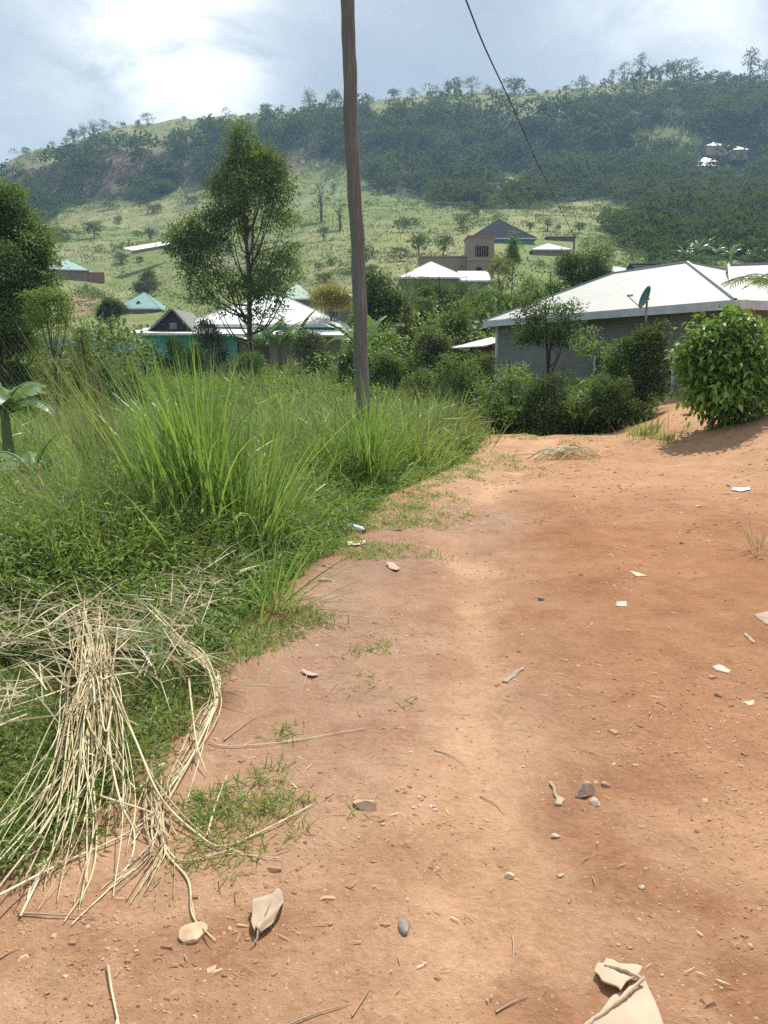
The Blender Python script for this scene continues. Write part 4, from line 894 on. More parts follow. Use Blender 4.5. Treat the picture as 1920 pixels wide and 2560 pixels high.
# satellite dish standing before the grey wall
def dish():
    Y = 21.2; c0 = P(1618, 745, Y); gz = hz(c0.x, Y); root = empty('satellite_dish', (c0.x, Y, gz)); tag(root, 'teal-grey satellite dish on a mast at the eave of the grey house', 'satellite dish')
    hh = c0.z - gz
    V, Q, _ = tube_np([(0, 0, 0), (0, 0, hh * .5), (0, 0, hh - .12), (.05, 0, hh)], .03, 8); link('mast', quads('mast', V, Q), M['metal'], root)
    fwd = Vector((-.94, -.06, .33)).normalized(); Mx = fwd.to_track_quat('Z', 'Y').to_matrix()
    dv = []; nr, na = 7, 28
    for i in range(nr + 1):
        r = .28 * i / nr
        for j in range(na):
            a = 2 * math.pi * j / na; p = Mx @ Vector((math.cos(a) * r, math.sin(a) * r * 1.08, .9 * r * r)); dv.append(p + Vector((0, 0, hh)))
    f = [(i * na + j, i * na + (j + 1) % na, (i + 1) * na + (j + 1) % na, (i + 1) * na + j) for i in range(nr) for j in range(na)]
    me = bpy.data.meshes.new('reflector'); me.from_pydata([tuple(v) for v in dv], [], f); me.shade_smooth(); o = link('reflector', me, M['dish'], root)
    sol = o.modifiers.new('s', 'SOLIDIFY'); sol.thickness = .015
    a = Mx @ Vector((0, -.28, .09)) + Vector((0, 0, hh)); b = Mx @ Vector((0, -.12, .52)) + Vector((0, 0, hh))
    V, Q, _ = tube_np([a, (a + b) / 2, b], .012, 6); link('arm', quads('arm', V, Q), M['metal'], root)
    V, Q, _ = tube_np([b, b + (Mx @ Vector((0, .03, -.06))), b + (Mx @ Vector((0, .06, -.13)))], .035, 8); link('receiver', quads('receiver', V, Q), M['fascia'], root)
dish()
def phouse(name, label, pxl, pxr, eave_py, ridge_py, Y, depth, mats, wall_h=2.7, skew=0, **kw):
    """house placed by the ends of its eave and its ridge row"""
    a = P(pxl, eave_py, Y); b = P(pxr, eave_py, Y + skew); gz = a.z - wall_h
    ov = kw.pop('over', .45)
    d = (Vector((b.x, b.y)) - Vector((a.x, a.y))).normalized() * ov
    rise = kw.pop('rise', None) or (zfrom(ridge_py, Y + depth / 2) - a.z)
    return house(name, label, (a.x + d.x, a.y + d.y), (b.x - d.x, b.y - d.y), depth, wall_h, rise, mats, ov, gz=gz, **kw)
wh = phouse('white_roofed_house', 'turquoise-walled house with a wide gleaming white roof behind the tall tree', 462, 866, 812, 738, 60, 10, ('wallturq', 'roofwhite'), wall_h=3.0,
       windows=[('f', 2.0, 1.0, 1.3, 1.2), ('f', 8.2, 1.0, 1.3, 1.2)])
lx0 = (P(318, 830, 55).x - P(462, 812, 60).x); 
def annex():
    a = P(318, 832, 55); b = P(866, 838, 55); c = P(590, 832, 55)
    q = wh.location
    def L3(x, y, z): return (x - q.x, y - q.y, z - q.z)
    m_ = MB(); m_.slab([L3(a.x, 54.6, a.z), L3(b.x, 54.6, b.z), L3(b.x, 60.0, b.z + .55), L3(a.x, 60.0, a.z + .55)], .12); m_.build('lean_to_roof', M['roofwhite'], wh)
    w = MB(); w.box(L3(a.x + .9, 55.3, a.z - 4.5), L3(c.x, 59.9, a.z - .15)); w.build('front_wall', M['wallturq'], wh)
    w = MB(); w.box(L3(c.x + .05, 55.6, a.z - 4.5), L3(b.x - .3, 59.9, b.z - .15)); e = w.build('end_wall', M['wallbeige'], wh); e['label'] = 'plain beige plastered end wall'
    w = MB(); w.box(L3(c.x + 1.2, 55.5, a.z - 3.0), L3(c.x + 2.1, 55.597, a.z - .9)); w.build('door', M['door'], wh)
    # small gable over the left part
    g0 = P(384, 826, 56.5); g1 = P(474, 826, 56.5); gt = P(432, 779, 56.5)
    m_ = MB(); m_.v += [L3(g0.x, 56.5, g0.z), L3(g1.x, 56.5, g1.z), L3(gt.x, 56.5, gt.z), L3(g0.x, 62, g0.z), L3(g1.x, 62, g1.z), L3(gt.x, 62, gt.z)]
    m_.f += [(0, 1, 2), (3, 5, 4)]; m_.build('gable', M['darkin'], wh)
    m_ = MB(); e = .25
    m_.slab([L3(g0.x - .3, 56.1, g0.z - .15), L3(gt.x, 56.1, gt.z + .12), L3(gt.x, 62, gt.z + .12), L3(g0.x - .3, 62, g0.z - .15)], -.12)
    m_.slab([L3(gt.x, 56.1, gt.z + .12), L3(g1.x + .3, 56.1, g1.z - .15), L3(g1.x + .3, 62, g1.z - .15), L3(gt.x, 62, gt.z + .12)], -.12)
    m_.build('gable_roof', M['wallgrey'], wh)
    m_ = MB(); gc = P(432, 812, 56.3); m_.box(L3(gc.x - .25, 56.4, gc.z - .3), L3(gc.x + .25, 56.49, gc.z + .15)); m_.build('gable_vent', M['wallgrey'], wh)
annex()
phouse('middle_house', 'beige house with gleaming white hipped roof below the unfinished brick building', 998, 1168, 694, 655, 104, 10, ('wallbeige', 'roofwhite'))
phouse('middle_wing', 'small white-roofed gable annex right of the gleaming middle roof', 1150, 1226, 702, 678, 103, 6, ('wallbeige', 'roofwhite'), hipL=False, hipR=False)
# unfinished brick building
def brick():
    Y = 124; a = P(1050, 690, Y); b = P(1168, 690, Y); c = P(1234, 690, Y); zt1 = zfrom(640, Y); zt2 = zfrom(588, Y); gz = zfrom(735, Y)
    root = empty('brick_building', (a.x, Y, gz)); tag(root, 'unfinished two-storey mud-brick building with empty window openings above the middle roof', 'building')
    ox = a.x
    def bx(m_, x0, x1, y0, y1, z0, z1): m_.box((x0 - ox, y0, z0 - gz), (x1 - ox, y1, z1 - gz))
    m_ = MB(); bx(m_, a.x, b.x - .003, 1.2, 6, gz - 2, zt1); m_.build('lower_wall', M['brick'], root)
    m_ = MB(); bx(m_, a.x - .15, b.x - .01, 1.0, 6.1, zt1 + .003, zt1 + .16); m_.build('coping', M['wallbeige'], root)
    # tower with real openings
    ow0 = P(1188, 640, Y).x; ow1 = P(1221, 640, Y).x; oz0 = zfrom(642, Y); oz1 = zfrom(615, Y); dz0 = zfrom(690, Y); dz1 = zfrom(668, Y); dx0 = P(1190, 690, Y).x; dx1 = P(1204, 690, Y).x
    m_ = MB(); x0, x1 = b.x, c.x; T = .3
    for (p0, p1, q0, q1) in ((x0, ow0, oz0, oz1), (ow1, x1, oz0, oz1), (x0, x1, oz1, zt2 - .35), (x0, x1, dz1, oz0), (x0, dx0, gz - 2, dz1), (dx1, x1, gz - 2, dz1)):
        bx(m_, p0, p1, 0, T, q0, q1)
    bx(m_, x0, x0 + T, T, 5, gz - 2, zt2 - .35); bx(m_, x1 - T, x1, T, 5, gz - 2, zt2 - .35); bx(m_, x0 + T, x1 - T, 4.7, 5, gz - 2, zt2 - .35)
    m_.build('tower_wall', M['brick'], root)
    m_ = MB(); bx(m_, x0 - .1, x1 + .1, -.12, 5.1, zt2 - .347, zt2); m_.build('parapet', M['wallbrown'], root)
    m_ = MB(); bx(m_, x0 - .05, x1 + .05, -.14, -.003, oz0 - .55, oz0 - .25); m_.build('string_course', M['wallbeige'], root)
    for k in range(5):
        xx = ow0 + (ow1 - ow0) * (k + .6) / 5.6; m_ = MB(); bx(m_, xx - .03, xx + .03, .1, .16, oz0, oz1); m_.build('prop_stick', M['wood'], root)
    m_ = MB(); bx(m_, P(1146, 672, Y).x, P(1160, 672, Y).x, 1.1, 1.197, zfrom(690, Y), zfrom(662, Y)); m_.build('boarded_window', M['wallbrown'], root)
brick()
phouse('charcoal_house', 'teal-walled house under a large charcoal hipped roof up the slope', 1172, 1342, 596, 549, 166, 14, ('wallteal', 'roofdark'), wall_h=2.6, windows=[('f', 9.5, .9, 1.2, 1.1)])
phouse('low_white_house', 'small house with low white roof right of the charcoal roof', 1328, 1430, 624, 609, 150, 7, ('wallbeige', 'roofwhite'), wall_h=2.2)
phouse('brown_shed', 'brown and blue shed behind the low white roof', 1366, 1442, 590, 584, 176, 4, ('wallbrown', 'roofdark'), wall_h=2.4, rise=.3)
phouse('teal_roofed_house', 'brown-walled house with teal hipped roof beyond the small round tree', 290, 402, 771, 731, 140, 8, ('wallbrown', 'roofteal'), windows=[('f', 4.6, .9, 1.0, 1.1)])
def vent():
    r_ = [o for o in COL.objects if o.name.startswith('teal_roofed_house')][0]; m_ = MB()
    m_.v += [(2.5, .9, 3.4), (3.9, .9, 3.4), (3.2, .9, 4.15), (2.5, 2.4, 3.4), (3.9, 2.4, 3.4), (3.2, 2.4, 4.15)]; m_.f += [(0, 1, 2), (0, 2, 5, 3), (1, 4, 5, 2)]
    m_.build('roof_vent', M['roofteal'], r_); m_ = MB(); m_.poly([(2.75, .88, 3.5), (3.65, .88, 3.5), (3.2, .88, 3.98)]); m_.build('vent_grille', M['darkin'], r_)
vent()
phouse('pale_green_house', 'brown house with pale green roof far left beside the tree', 106, 222, 672, 647, 195, 10, ('wallbrown', 'roofgreen'), skew=3)
phouse('moss_roofed_house', 'house with moss green roof peeping out behind the wide white roof', 690, 786, 747, 708, 118, 8, ('wallbrown', 'roofmoss'))
phouse('brown_house', 'brown earth-walled house behind the yellow tree and the pole', 800, 905, 742, 730, 92, 6, ('wallbrown', 'roofwhite'), wall_h=3.4, windows=[('f', .8, 1.0, .9, .9)])
phouse('back_house', 'house with white roof strip just behind the grey house ridge', 1520, 1610, 684, 668, 52, 5, ('wallbeige', 'roofwhite'), wall_h=2.6)
phouse('gabled_house', 'dark-gabled roof end peeping over the ridge of the grey house', 1598, 1660, 690, 662, 50, 4, ('wallbrown', 'roofdark'), wall_h=2.6, hipL=False, hipR=False)
for (a, b, e, r_, lb) in ((1765, 1822, 364, 356, 'uppermost white roof among the dark woods near the right edge'), (1742, 1800, 404, 393, 'white roof among the woods, just above another white roof'), (1740, 1798, 415, 404, 'lowest of the white roofs among the dark woods'), (1834, 1872, 374, 366, 'smallest white roof in the woods, farthest to the right')):
    Yh = y_for(a, e + 4, 300); phouse('hill_house', lb, a, b, e, r_, Yh - 12, 11, ('wallbeige', 'roofwhite'), wall_h=1.9, group='white-roofed houses in the woods on the hill', fascia=False)
def strip():
    Y = 210; a = P(333, 626, Y); b = P(432, 609, Y + 18); gz = hz(a.x, Y); root = empty('long_shed', (a.x, a.y, gz)); tag(root, 'very long thin shed with gleaming metal roof across the slope', 'shed')
    A, B = a - root.location, b - root.location; d = (B - A).normalized(); n = Vector((-d.y, d.x, 0)).normalized() * 3
    m_ = MB(); m_.slab([A, B, B + n + Vector((0, 0, .7)), A + n + Vector((0, 0, .7))], .12); m_.build('roof', M['roofwhite'], root)
    m_ = MB(); m_.slab([A + n * .1 - Vector((0, 0, .9)), B + n * .1 - Vector((0, 0, .9)), B + n * .1 - Vector((0, 0, .15)), A + n * .1 - Vector((0, 0, .15))], .2); m_.build('wall', M['wallbrown'], root)
strip()
def turq_wall():
    a = P(-60, 848, 43); b = P(335, 852, 45); root = empty('boundary_wall', (a.x, a.y, hz(a.x, a.y))); tag(root, 'long pale turquoise wall behind the bushes at the left', 'wall')
    A, B = a - root.location, b - root.location
    m_ = MB(); m_.slab([A - Vector((0, 0, 3)), B - Vector((0, 0, 3)), B, A], .18); m_.build('panel', M['wallturq2'], root)
    m_ = MB(); m_.slab([A + Vector((0, -.08, .004)), B + Vector((0, -.08, .004)), B + Vector((0, .3, .004)), A + Vector((0, .3, .004))], -.08); m_.build('coping', M['fascia'], root)
M['wallturq2'] = plainmat('pale_turquoise_wall', (.30, .52, .50), .8, 1.0, .15, dirt=(.24, .38, .36))
turq_wall()
def brickfence():
    a = P(216, 672, 198); root = empty('brick_fence', (a.x, 198, a.z - 2)); tag(root, 'short red brick fence right of the pale green roof', 'fence'); m_ = MB(); m_.box((0, 0, -1.5), (4.2, .25, 1.2)); m_.box((0, .25, -1.5), (.25, 3, 1.2)); o = m_.build('brickwork', M['wallred'], root)
brickfence()

# ------------------------------------------------------------------ pole and cable
def pole():
    Yp = 11.8
    pts = [P(912, 1260, Yp), P(908, 1100, Yp), P(905, 950, Yp), P(902, 800, Yp), P(894, 650, Yp), P(887, 500, Yp), P(880, 330, Yp), P(873, 160, Yp), P(867, 20, Yp), P(862, -130, Yp), P(858, -300, Yp), P(855, -420, Yp)]
    gz = hz(pts[0].x, Yp); base = Vector((pts[0].x, Yp, gz)); pts[0].z = gz - .4
    c = catmull([tuple(p - base) for p in pts], 6); n = len(c)
    c[:, 0] += .012 * np.sin(c[:, 2] * 2.3) + .006 * np.sin(c[:, 2] * 6)
    rad = np.linspace(.108, .088, n) * (1 + .03 * np.sin(np.arange(n) * 1.7))
    V, Q, _ = tube_np(c, rad, 20)
    root = empty('utility_pole', base); tag(root, 'tall weathered wooden utility pole rising out of the grass', 'utility pole')
    link('shaft', quads('shaft', V, Q, smoothf=True), M['pole'], root)
    top = c[-1]; m_ = MB(); m_.box((top[0] - .7, top[1] - .16, top[2] - .5), (top[0] + .7, top[1] - .095, top[2] - .38)); ar = m_.build('crossarm', M['pole'], root)
    for sx2 in (-.6, .6):
        V, Q, _ = tube_np([(top[0] + sx2, top[1] - .13, top[2] - .38), (top[0] + sx2, top[1] - .13, top[2] - .3), (top[0] + sx2, top[1] - .13, top[2] - .2)], .035, 10); link('insulator', quads('insulator', V, Q), M['stonegrey'], ar)
pole()
def cable():
    pts = [P(1100, -160, 7.5), P(1165, 0, 9.5), P(1215, 125, 12.5), P(1285, 275, 18), P(1345, 410, 27), P(1400, 520, 42), P(1436, 592, 62)]
    c = catmull([tuple(p) for p in pts], 8); V, Q, _ = tube_np(c, np.linspace(.008, .020, len(c)), 6)
    o = link('overhead_cable', quads('overhead_cable', V, Q, smoothf=True), M['cable']); tag(o, 'thin dark overhead cable sagging down from the top of the sky', 'cable')
    e = pts[-1]; gz = hz(e.x, e.y); root = empty('service_pole', (e.x, e.y, gz)); tag(root, 'thin service pole at the lower end of the overhead cable', 'utility pole')
    V, Q, _ = tube_np([(0, 0, -.3), (0, 0, (e.z - gz) * .5), (0, 0, e.z - gz + .2)], .07, 8); link('shaft', quads('shaft', V, Q), M['pole'], root)
    V, Q, _ = tube_np([(-.15, 0, e.z - gz), (0, 0, e.z - gz + .04), (.15, 0, e.z - gz)], .03, 6); link('bracket', quads('bracket', V, Q), M['metal'], root)
cable()

# ------------------------------------------------------------------ banana plants
def banana(label, px, base_py, Y, h, n, L, wleaf, mat='banana', seed=0, tears=True, name='banana_plant', spread=1.0, group=None, yaws=None):
    q = P(px, base_py, Y); gz = hz(q.x, Y); root = empty(name, (q.x, Y, gz)); tag(root, label, 'banana plant', group)
    r = np.random.default_rng(seed)
    V, Q, _ = tube_np([(0, 0, -.1), (.02, 0, h * .3), (.0, .02, h * .62)], [.10 * h / 2, .08 * h / 2, .05 * h / 2], 9); link('stem', quads('stem', V, Q, smoothf=True), M['bstem'], root)
    for k in range(n):
        yaw = (yaws[k] if yaws else 2 * math.pi * k / n * 1.6 + r.uniform(-.4, .4)); up = r.uniform(.1, .9) * spread; dr = r.uniform(.8, 1.9) * spread
        Lk = L * r.uniform(.75, 1.15); segs = 22; t = np.linspace(0, 1, segs + 1)
        ph = up + dr * t ** 1.4; ds = Lk / segs
        hh = np.concatenate([[0], np.cumsum(np.sin(ph[1:]) * ds)]); zz_ = np.concatenate([[0], np.cumsum(np.cos(ph[1:]) * ds)])
        dx, dy = math.cos(yaw), math.sin(yaw)
        c = np.stack([dx * hh, dy * hh, h * .6 + zz_], -1)
        wd = wleaf * .5 * np.sin(np.pi * np.clip((t - .10) / .9, 0, 1) ** .75) ** .7
        side = np.array([-dy, dx, 0]); Vs = []; Qs = []
        for i in range(segs):
            g = .0 if not tears or r.random() > .5 else .25
            for sg in (-1, 1):
                dp = -.30 - .2 * r.random()
                a, b = c[i], c[i] + (c[i + 1] - c[i]) * (1 - g * .6)
                wa, wb = wd[i], wd[i + 1]
                k0 = len(Vs)
                sh = (c[i + 1] - c[i]) * .5
                Vs += [a, b, b + side * sg * wb + np.array([0, 0, dp * wb]) + sh, a + side * sg * wa + np.array([0, 0, dp * wa]) + sh]
                Qs.append((k0, k0 + 1, k0 + 2, k0 + 3))
        V1, Q1 = np.array(Vs), np.array(Qs)
        T1 = np.full(len(V1), np.clip(r.normal(.55, .22), 0, 1))
        V2, Q2, T2 = tube_np(c, np.linspace(.025, .006, len(c)), 5)
        V, Q, T = join_np([(V1, Q1, T1), (V2, Q2, np.full(len(V2), .9))])
        link('leaf', quads('leaf', V, Q, T), M[mat], root)
    return root
banana('broad-leaved banana plant at the left edge above the meadow', 15, 1090, 10.5, 2.1, 13, .95, .30, seed=3)
banana('short banana plant in front of the larger one at the left edge', 80, 1120, 9.4, 1.0, 9, .70, .24, seed=12)
banana('young banana plant with one upright yellow-green leaf in the meadow', 232, 1060, 10.4, .7, 2, .75, .22, mat='yellowgreen' if 'yellowgreen' in M else 'bright', seed=5, tears=False, spread=.08)
for (px, Y, h, sd_, lb) in ((700, 45, 2.7, 21, 'banana plant left of the beige end wall'), (655, 47, 2.4, 22, 'banana plant under the tall airy tree'), (905, 38, 2.5, 23, 'banana plant with bright hanging leaf just right of the pole'), (940, 40, 2.8, 24, 'second banana plant right of the pole'), (745, 48, 2.9, 25, 'banana plant below the right slope of the white roof')):
    banana(lb, px, 900, Y, h * 1.25, 9, 2.4, .62, seed=sd_)
for i, (px, py, s_) in enumerate(((1712, 640, 1), (1745, 632, 1.2), (1790, 636, 1.1), (1830, 645, 1), (1700, 618, .9), (1770, 612, 1), (1855, 625, 1), (1498, 622, 1.0), (1440, 640, .9), (1890, 640, 1))):
    banana('banana plant of the grove on the slope above the grey house' if i not in (7, 8) else ('banana plant at the top of the mango tree' if i == 7 else 'banana plant left of the mango tree crown'), px, py, y_for(px, py + 25, 75, 300) if i not in (7, 8) else 56, 2.8 * s_ if i not in (7, 8) else 4.2, 8, 2.6 * s_, .6, seed=40 + i, group='banana grove on the slope' if i not in (7, 8) else None)
# palm fronds over the wing roof
def palm():
    Y = 18; q = P(1965, 740, Y); gz = hz(q.x, Y); root = empty('palm_tree', (q.x, Y, gz)); tag(root, 'palm whose frond tips reach in at the right edge before the wing roof', 'palm')
    h = q.z - gz; V, Q, _ = tube_np([(0, 0, -.1), (.05, 0, h * .5), (0, 0, h)], [.14, .11, .09], 9); link('trunk', quads('trunk', V, Q), M['bark'], root)
    for k in range(11):
        yaw = k * .571; t = np.linspace(0, 1, 13); ph = .5 + 1.5 * t; hh = np.concatenate([[0], np.cumsum(np.sin(ph[1:]) * .12)]); zz_ = np.concatenate([[0], np.cumsum(np.cos(ph[1:]) * .12)])
        c = np.stack([math.cos(yaw) * hh, math.sin(yaw) * hh, h + zz_], -1)
        pos = []; fw = []
        for i in range(2, 13):
            for sg in (-1, 1):
                for u in (0, .5): pos.append(c[i] - (c[i] - c[i - 1]) * u); fw.append(np.array([-math.sin(yaw) * sg + .5 * math.cos(yaw), math.cos(yaw) * sg + .5 * math.sin(yaw), -.35]))
        pos, fw = np.array(pos), np.array(fw); a = leaves(pos, fw, np.full(len(pos), .34), .09, rng.uniform(.3, .8, len(pos)))
        b_ = tube_np(c, .010, 5); V, Q, T = join_np([a, b_]); link('frond', quads('frond', V, Q, T), M['mid'], root)
palm()

# ------------------------------------------------------------------ meadow: grass, weeds, straw
def meadow_xy(n, ylo, yhi, s0, s1, umin=-.62, pw=None):
    y = np.exp(rng.uniform(math.log(ylo), math.log(yhi), n)); s = rng.uniform(0, 1, n)
    x0 = umin * y - .8; x1 = xl(y) - s0
    x = x0 + (x1 - x0) * s; return x, y
def at(x, y, dz=0): return np.stack([x, y, H(x, y) + dz], -1)
def tufts(name, label, n, per, ylo, yhi, s0, Lf, wf, leanf, mat, tm, cat='grass', rad=.06, keep=None, droop=(.3, 1.6), k=4, ts=.2):
    x, y = meadow_xy(n, ylo, yhi, s0, 0)
    if keep is not None: m_ = keep(x, y); x, y = x[m_], y[m_]
    n = len(x); ii = np.repeat(np.arange(n), per); N_ = len(ii)
    X = x[ii] + rng.normal(0, rad, N_) * (1 + y[ii] * .04); Yy = y[ii] + rng.normal(0, rad, N_) * (1 + y[ii] * .04)
    L = Lf(x, y)[ii] * rng.uniform(.5, 1.15, N_); w = wf(y)[ii] * rng.uniform(.6, 1.3, N_)
    tt = np.clip(rng.normal(tm, ts, n)[ii] + rng.normal(0, .12, N_), 0, 1)
    V, Q, T = blades(at(X, Yy, -.02), rng.uniform(0, 6.28, N_), L, w, np.abs(rng.normal(leanf, .18, N_)), rng.uniform(*droop, N_), tt, k)
    o = link(name, quads(name, V, Q, T), M[mat]); tag(o, label, cat, kind='stuff'); return o
def lowleft(x, y): return (y < 4.9)
edge = lambda x, y: smooth((xl(y) - x - .05) / 1.2)
Lm = lambda x, y: (1 - .55 * (x / y < -.40) * (y > 7.3) * (y < 11.6)) * (.16 + .62 * edge(x, y) * smooth((y - 4.1) / 1.6)) * (.65 + .7 * fbm(x / 1.3, y / 1.3, 3)) * (1 + .5 * smooth((y - 8) / 6))
tufts('meadow_grass', 'dense green meadow grass filling the plot left of the track', 19000, 7, 4.2, 50, .12, Lm, lambda y: .008 + .0013 * y, .32, 'grass', .45, droop=(.3, 2.1), ts=.27)
tufts('lush_meadow_grass', 'brighter long grass blades in the meadow', 4600, 9, 4.6, 44, .35, lambda x, y: Lm(x, y) * 1.25, lambda y: .013 + .0014 * y, .28, 'lush', .5, rad=.06, droop=(.3, 2.3), ts=.3)
tufts('seeding_grass', 'straw-coloured seeding grass stems among the meadow', 3600, 5, 4.8, 46, .5, lambda x, y: Lm(x, y) * 1.3, lambda y: .004 + .0011 * y, .2, 'gold', .5, rad=.10, droop=(.1, .9),
      keep=lambda x, y: fbm(x / 2.5 + 4, y / 3.5, 2) > .42)
tufts('verge_grass', 'short green grass on the near bank under the dry reeds', 5200, 8, 1.9, 5.2, .02, lambda x, y: .065 + .08 * fbm(x / .4, y / .4, 2), lambda y: .006 + .0008 * y, .5, 'grass', .5, rad=.03, droop=(.2, 1.4), k=3,
      keep=lambda x, y: (fbm(x / .35 + 2, y / .35, 3) + .35 * smooth((xl(y) - x) / .5) > .58))
def edge_tufts():
    """thin tufts creeping from the verge onto the earth"""
    n = 2600; y = np.exp(rng.uniform(math.log(2.0), math.log(17), n)); s = np.abs(rng.normal(0, .33 + .02 * y, n)) - .08; x = xl(y) + s * (.45 + .11 * y)
    m_ = (fbm(x / .5 + 7, y / .6, 3) > .46 + .22 * np.clip(s, 0, 1) + .07 * (y < 4)); x, y = x[m_], y[m_]; n = len(x); ii = np.repeat(np.arange(n), 9); N_ = len(ii)
    V, Q, T = blades(at(x[ii] + rng.normal(0, .028, N_) * (1 + .1 * y[ii]), y[ii] + rng.normal(0, .028, N_) * (1 + .1 * y[ii])), rng.uniform(0, 6.28, N_), rng.uniform(.03, .085, N_), .0045 + .0007 * y[ii], rng.uniform(.4, 1.2, N_), rng.uniform(.1, 1, N_), np.clip(rng.normal(.55, .2, n)[ii] + rng.normal(0, .1, N_), 0, 1), 2)
    tag(link('creeping_grass', quads('creeping_grass', V, Q, T), M['grass']), 'thin low grass creeping over the edge of the track', 'grass', kind='stuff')
edge_tufts()
def herbs(name, label, n, ylo, yhi, s0, hf, leafs, mat, tm, keep=None, nl=14, cat='weeds', spread=.10):
    x, y = meadow_xy(n, ylo, yhi, s0, 0)
    if keep is not None: m_ = keep(x, y); x, y = x[m_], y[m_]
    n = len(x); hh = hf(x, y) * rng.uniform(.55, 1.2, n); ii = np.repeat(np.arange(n), nl); N_ = len(ii)
    t = rng.uniform(.12, 1.0, N_); an = rng.uniform(0, 6.28, N_)
    lx = rng.normal(0, .22, n)[ii] * hh[ii] * t; ly = rng.normal(0, .22, n)[ii] * hh[ii] * t
    r = spread * rng.uniform(.0, 1, N_) * (1.15 - t * .6)
    pos = np.stack([x[ii] + lx + np.cos(an) * r, y[ii] + ly + np.sin(an) * r, H(x, y)[ii] + hh[ii] * t], -1)
    fw = np.stack([np.cos(an), np.sin(an), rng.uniform(-.5, .7, N_)], -1)
    V, Q, T = leaves(pos, fw, leafs * (.8 + .05 * y[ii]) * rng.uniform(.6, 1.5, N_), .27, np.clip(rng.normal(tm, .24, n)[ii] + rng.normal(0, .1, N_), 0, 1), hi=False)
    o = link(name, quads(name, V, Q, T), M[mat]); tag(o, label, cat, kind='stuff'); return x, y, hh
Hm = lambda x, y: (.14 + .55 * edge(x, y) * smooth((y - 4.0) / 1.5)) * (.6 + .8 * fbm(x / 1.1 + 5, y / 1.1, 3))
herbs('weeds', 'leafy green weeds between the meadow grass', 5200, 4.0, 22, .06, Hm, .055, 'herb', .68, nl=18)
herbs('broadleaf_weeds', 'darker broad-leaved weeds low in the meadow', 1500, 4.1, 13, .05, lambda x, y: Hm(x, y) * .6, .075, 'bright', .6, nl=14)
hx, hy, hh = herbs('bank_herbs', 'small weeds on the near bank', 700, 2.2, 4.6, .05, lambda x, y: .10 + 0 * x, .035, 'herb', .6, nl=12, spread=.06)
def flowers():
    n = 90; x, y = meadow_xy(n, 5.0, 15, .2, 0, umin=-.5); m_ = (xl(y) - x < 2.6) | (rng.random(n) < .25); x, y = x[m_], y[m_]; n = len(x); ii = np.repeat(np.arange(n), 6); an = np.tile(np.arange(6) * 1.047, n)
    z = H(x, y) + Hm(x, y) * 1.15 + .08
    pos = np.stack([x[ii], y[ii], z[ii]], -1); fw = np.stack([np.cos(an), np.sin(an), .4 + 0 * an], -1)
    V, Q, T = leaves(pos, fw, np.full(len(ii), .009) + .0012 * y[ii], .7, rng.uniform(0, 1, n)[ii]); V2, Q2, T2 = blades(np.stack([x, y, H(x, y)], -1), rng.uniform(0, 6.28, n), z - H(x, y), np.full(n, .006), np.zeros(n), np.full(n, .01), np.full(n, .4), 2)
    tag(link('yellow_flowers', quads('yellow_flowers', V, Q, T), M['flower']), 'tiny yellow flowers dotted over the meadow edge', 'flowers', kind='stuff')
flowers()

def clump(label, px, py, n, h, w, spread, mat, tm=.5, lean=.16, droop=(.15, 1.3), rad=.16, seed=1, bias=(0, 0), name='grass_clump', k=7, ts=.18, at=None):
    q = G(px, py) if at is None else Vector((at[0], at[1], hz(*at))); r = np.random.default_rng(seed)
    an = r.uniform(0, 6.28, n); rr = np.abs(r.normal(0, rad, n)); x = q.x + np.cos(an) * rr; y = q.y + np.sin(an) * rr
    yaw = an + r.normal(0, .5, n); yaw = np.where(r.random(n) < .3, r.uniform(0, 6.28, n), yaw)
    le = np.abs(r.normal(lean, lean * .7, n)) * (.5 + rr / rad * .6)
    V, Q, T = blades(np.stack([x, y, H(x, y) - .02], -1), yaw, h * r.uniform(.55, 1.1, n), w * r.uniform(.6, 1.3, n), le, r.uniform(*droop, n) * r.uniform(0, 1, n) ** 1.5 * spread, np.clip(r.normal(tm, ts, n), 0, 1), k)
    V[..., 0] += bias[0] * ((V[..., 2] - q.z) / h) ** 1.3; V[..., 1] += bias[1] * ((V[..., 2] - q.z) / h) ** 1.3
    V = V - np.array(q); o = empty(name, q); link('leaves', quads('leaves', V, Q, T), M[mat], o); tag(o, label, 'grass clump'); return o
clump('big lush clump of tall elephant grass in the middle of the meadow', 520, 1400, 520, 1.78, .025, 1.2, 'lush', .5, .17, (.1, 1.2), .24, 1, bias=(-.22, 0))
clump('smaller grass clump leaning right beside the big lush clump', 640, 1400, 130, 1.25, .020, 1.3, 'lush', .55, .28, (.3, 1.6), .14, 2, bias=(.22, 0))
clump('tall tuft of grass hiding the foot of the utility pole', 925, 1230, 300, 1.45, .018, 1.3, 'lush', .5, .22, (.2, 1.5), .18, 3)
clump('grass tuft left of the pole foot', 800, 1240, 130, 1.0, .018, 1.3, 'lush', .45, .25, (.2, 1.5), .2, 4)
clump('loose grass tuft with white blade tips right of the pole', 1050, 1180, 150, 1.05, .018, 1.3, 'grass', .65, .25, (.2, 1.4), .2, 5)
clump('low arching grass tuft spilling onto the edge of the track', 690, 1520, 90, .72, .012, 1.1, 'lush', .55, .95, (.4, 1.0), .10, 6, bias=(.30, -.1))
clump('second arching grass tuft beside the plastic bottle', 700, 1380, 80, .75, .012, 1.1, 'lush', .6, .8, (.4, 1.1), .10, 16, bias=(.2, 0))
clump('tall golden seeding grass stems leaning left before the left tree', 330, 1330, 230, 2.25, .011, .9, 'gold', .5, .16, (.1, .9), .22, 7, bias=(-.65, 0), name='seeding_grass_clump')
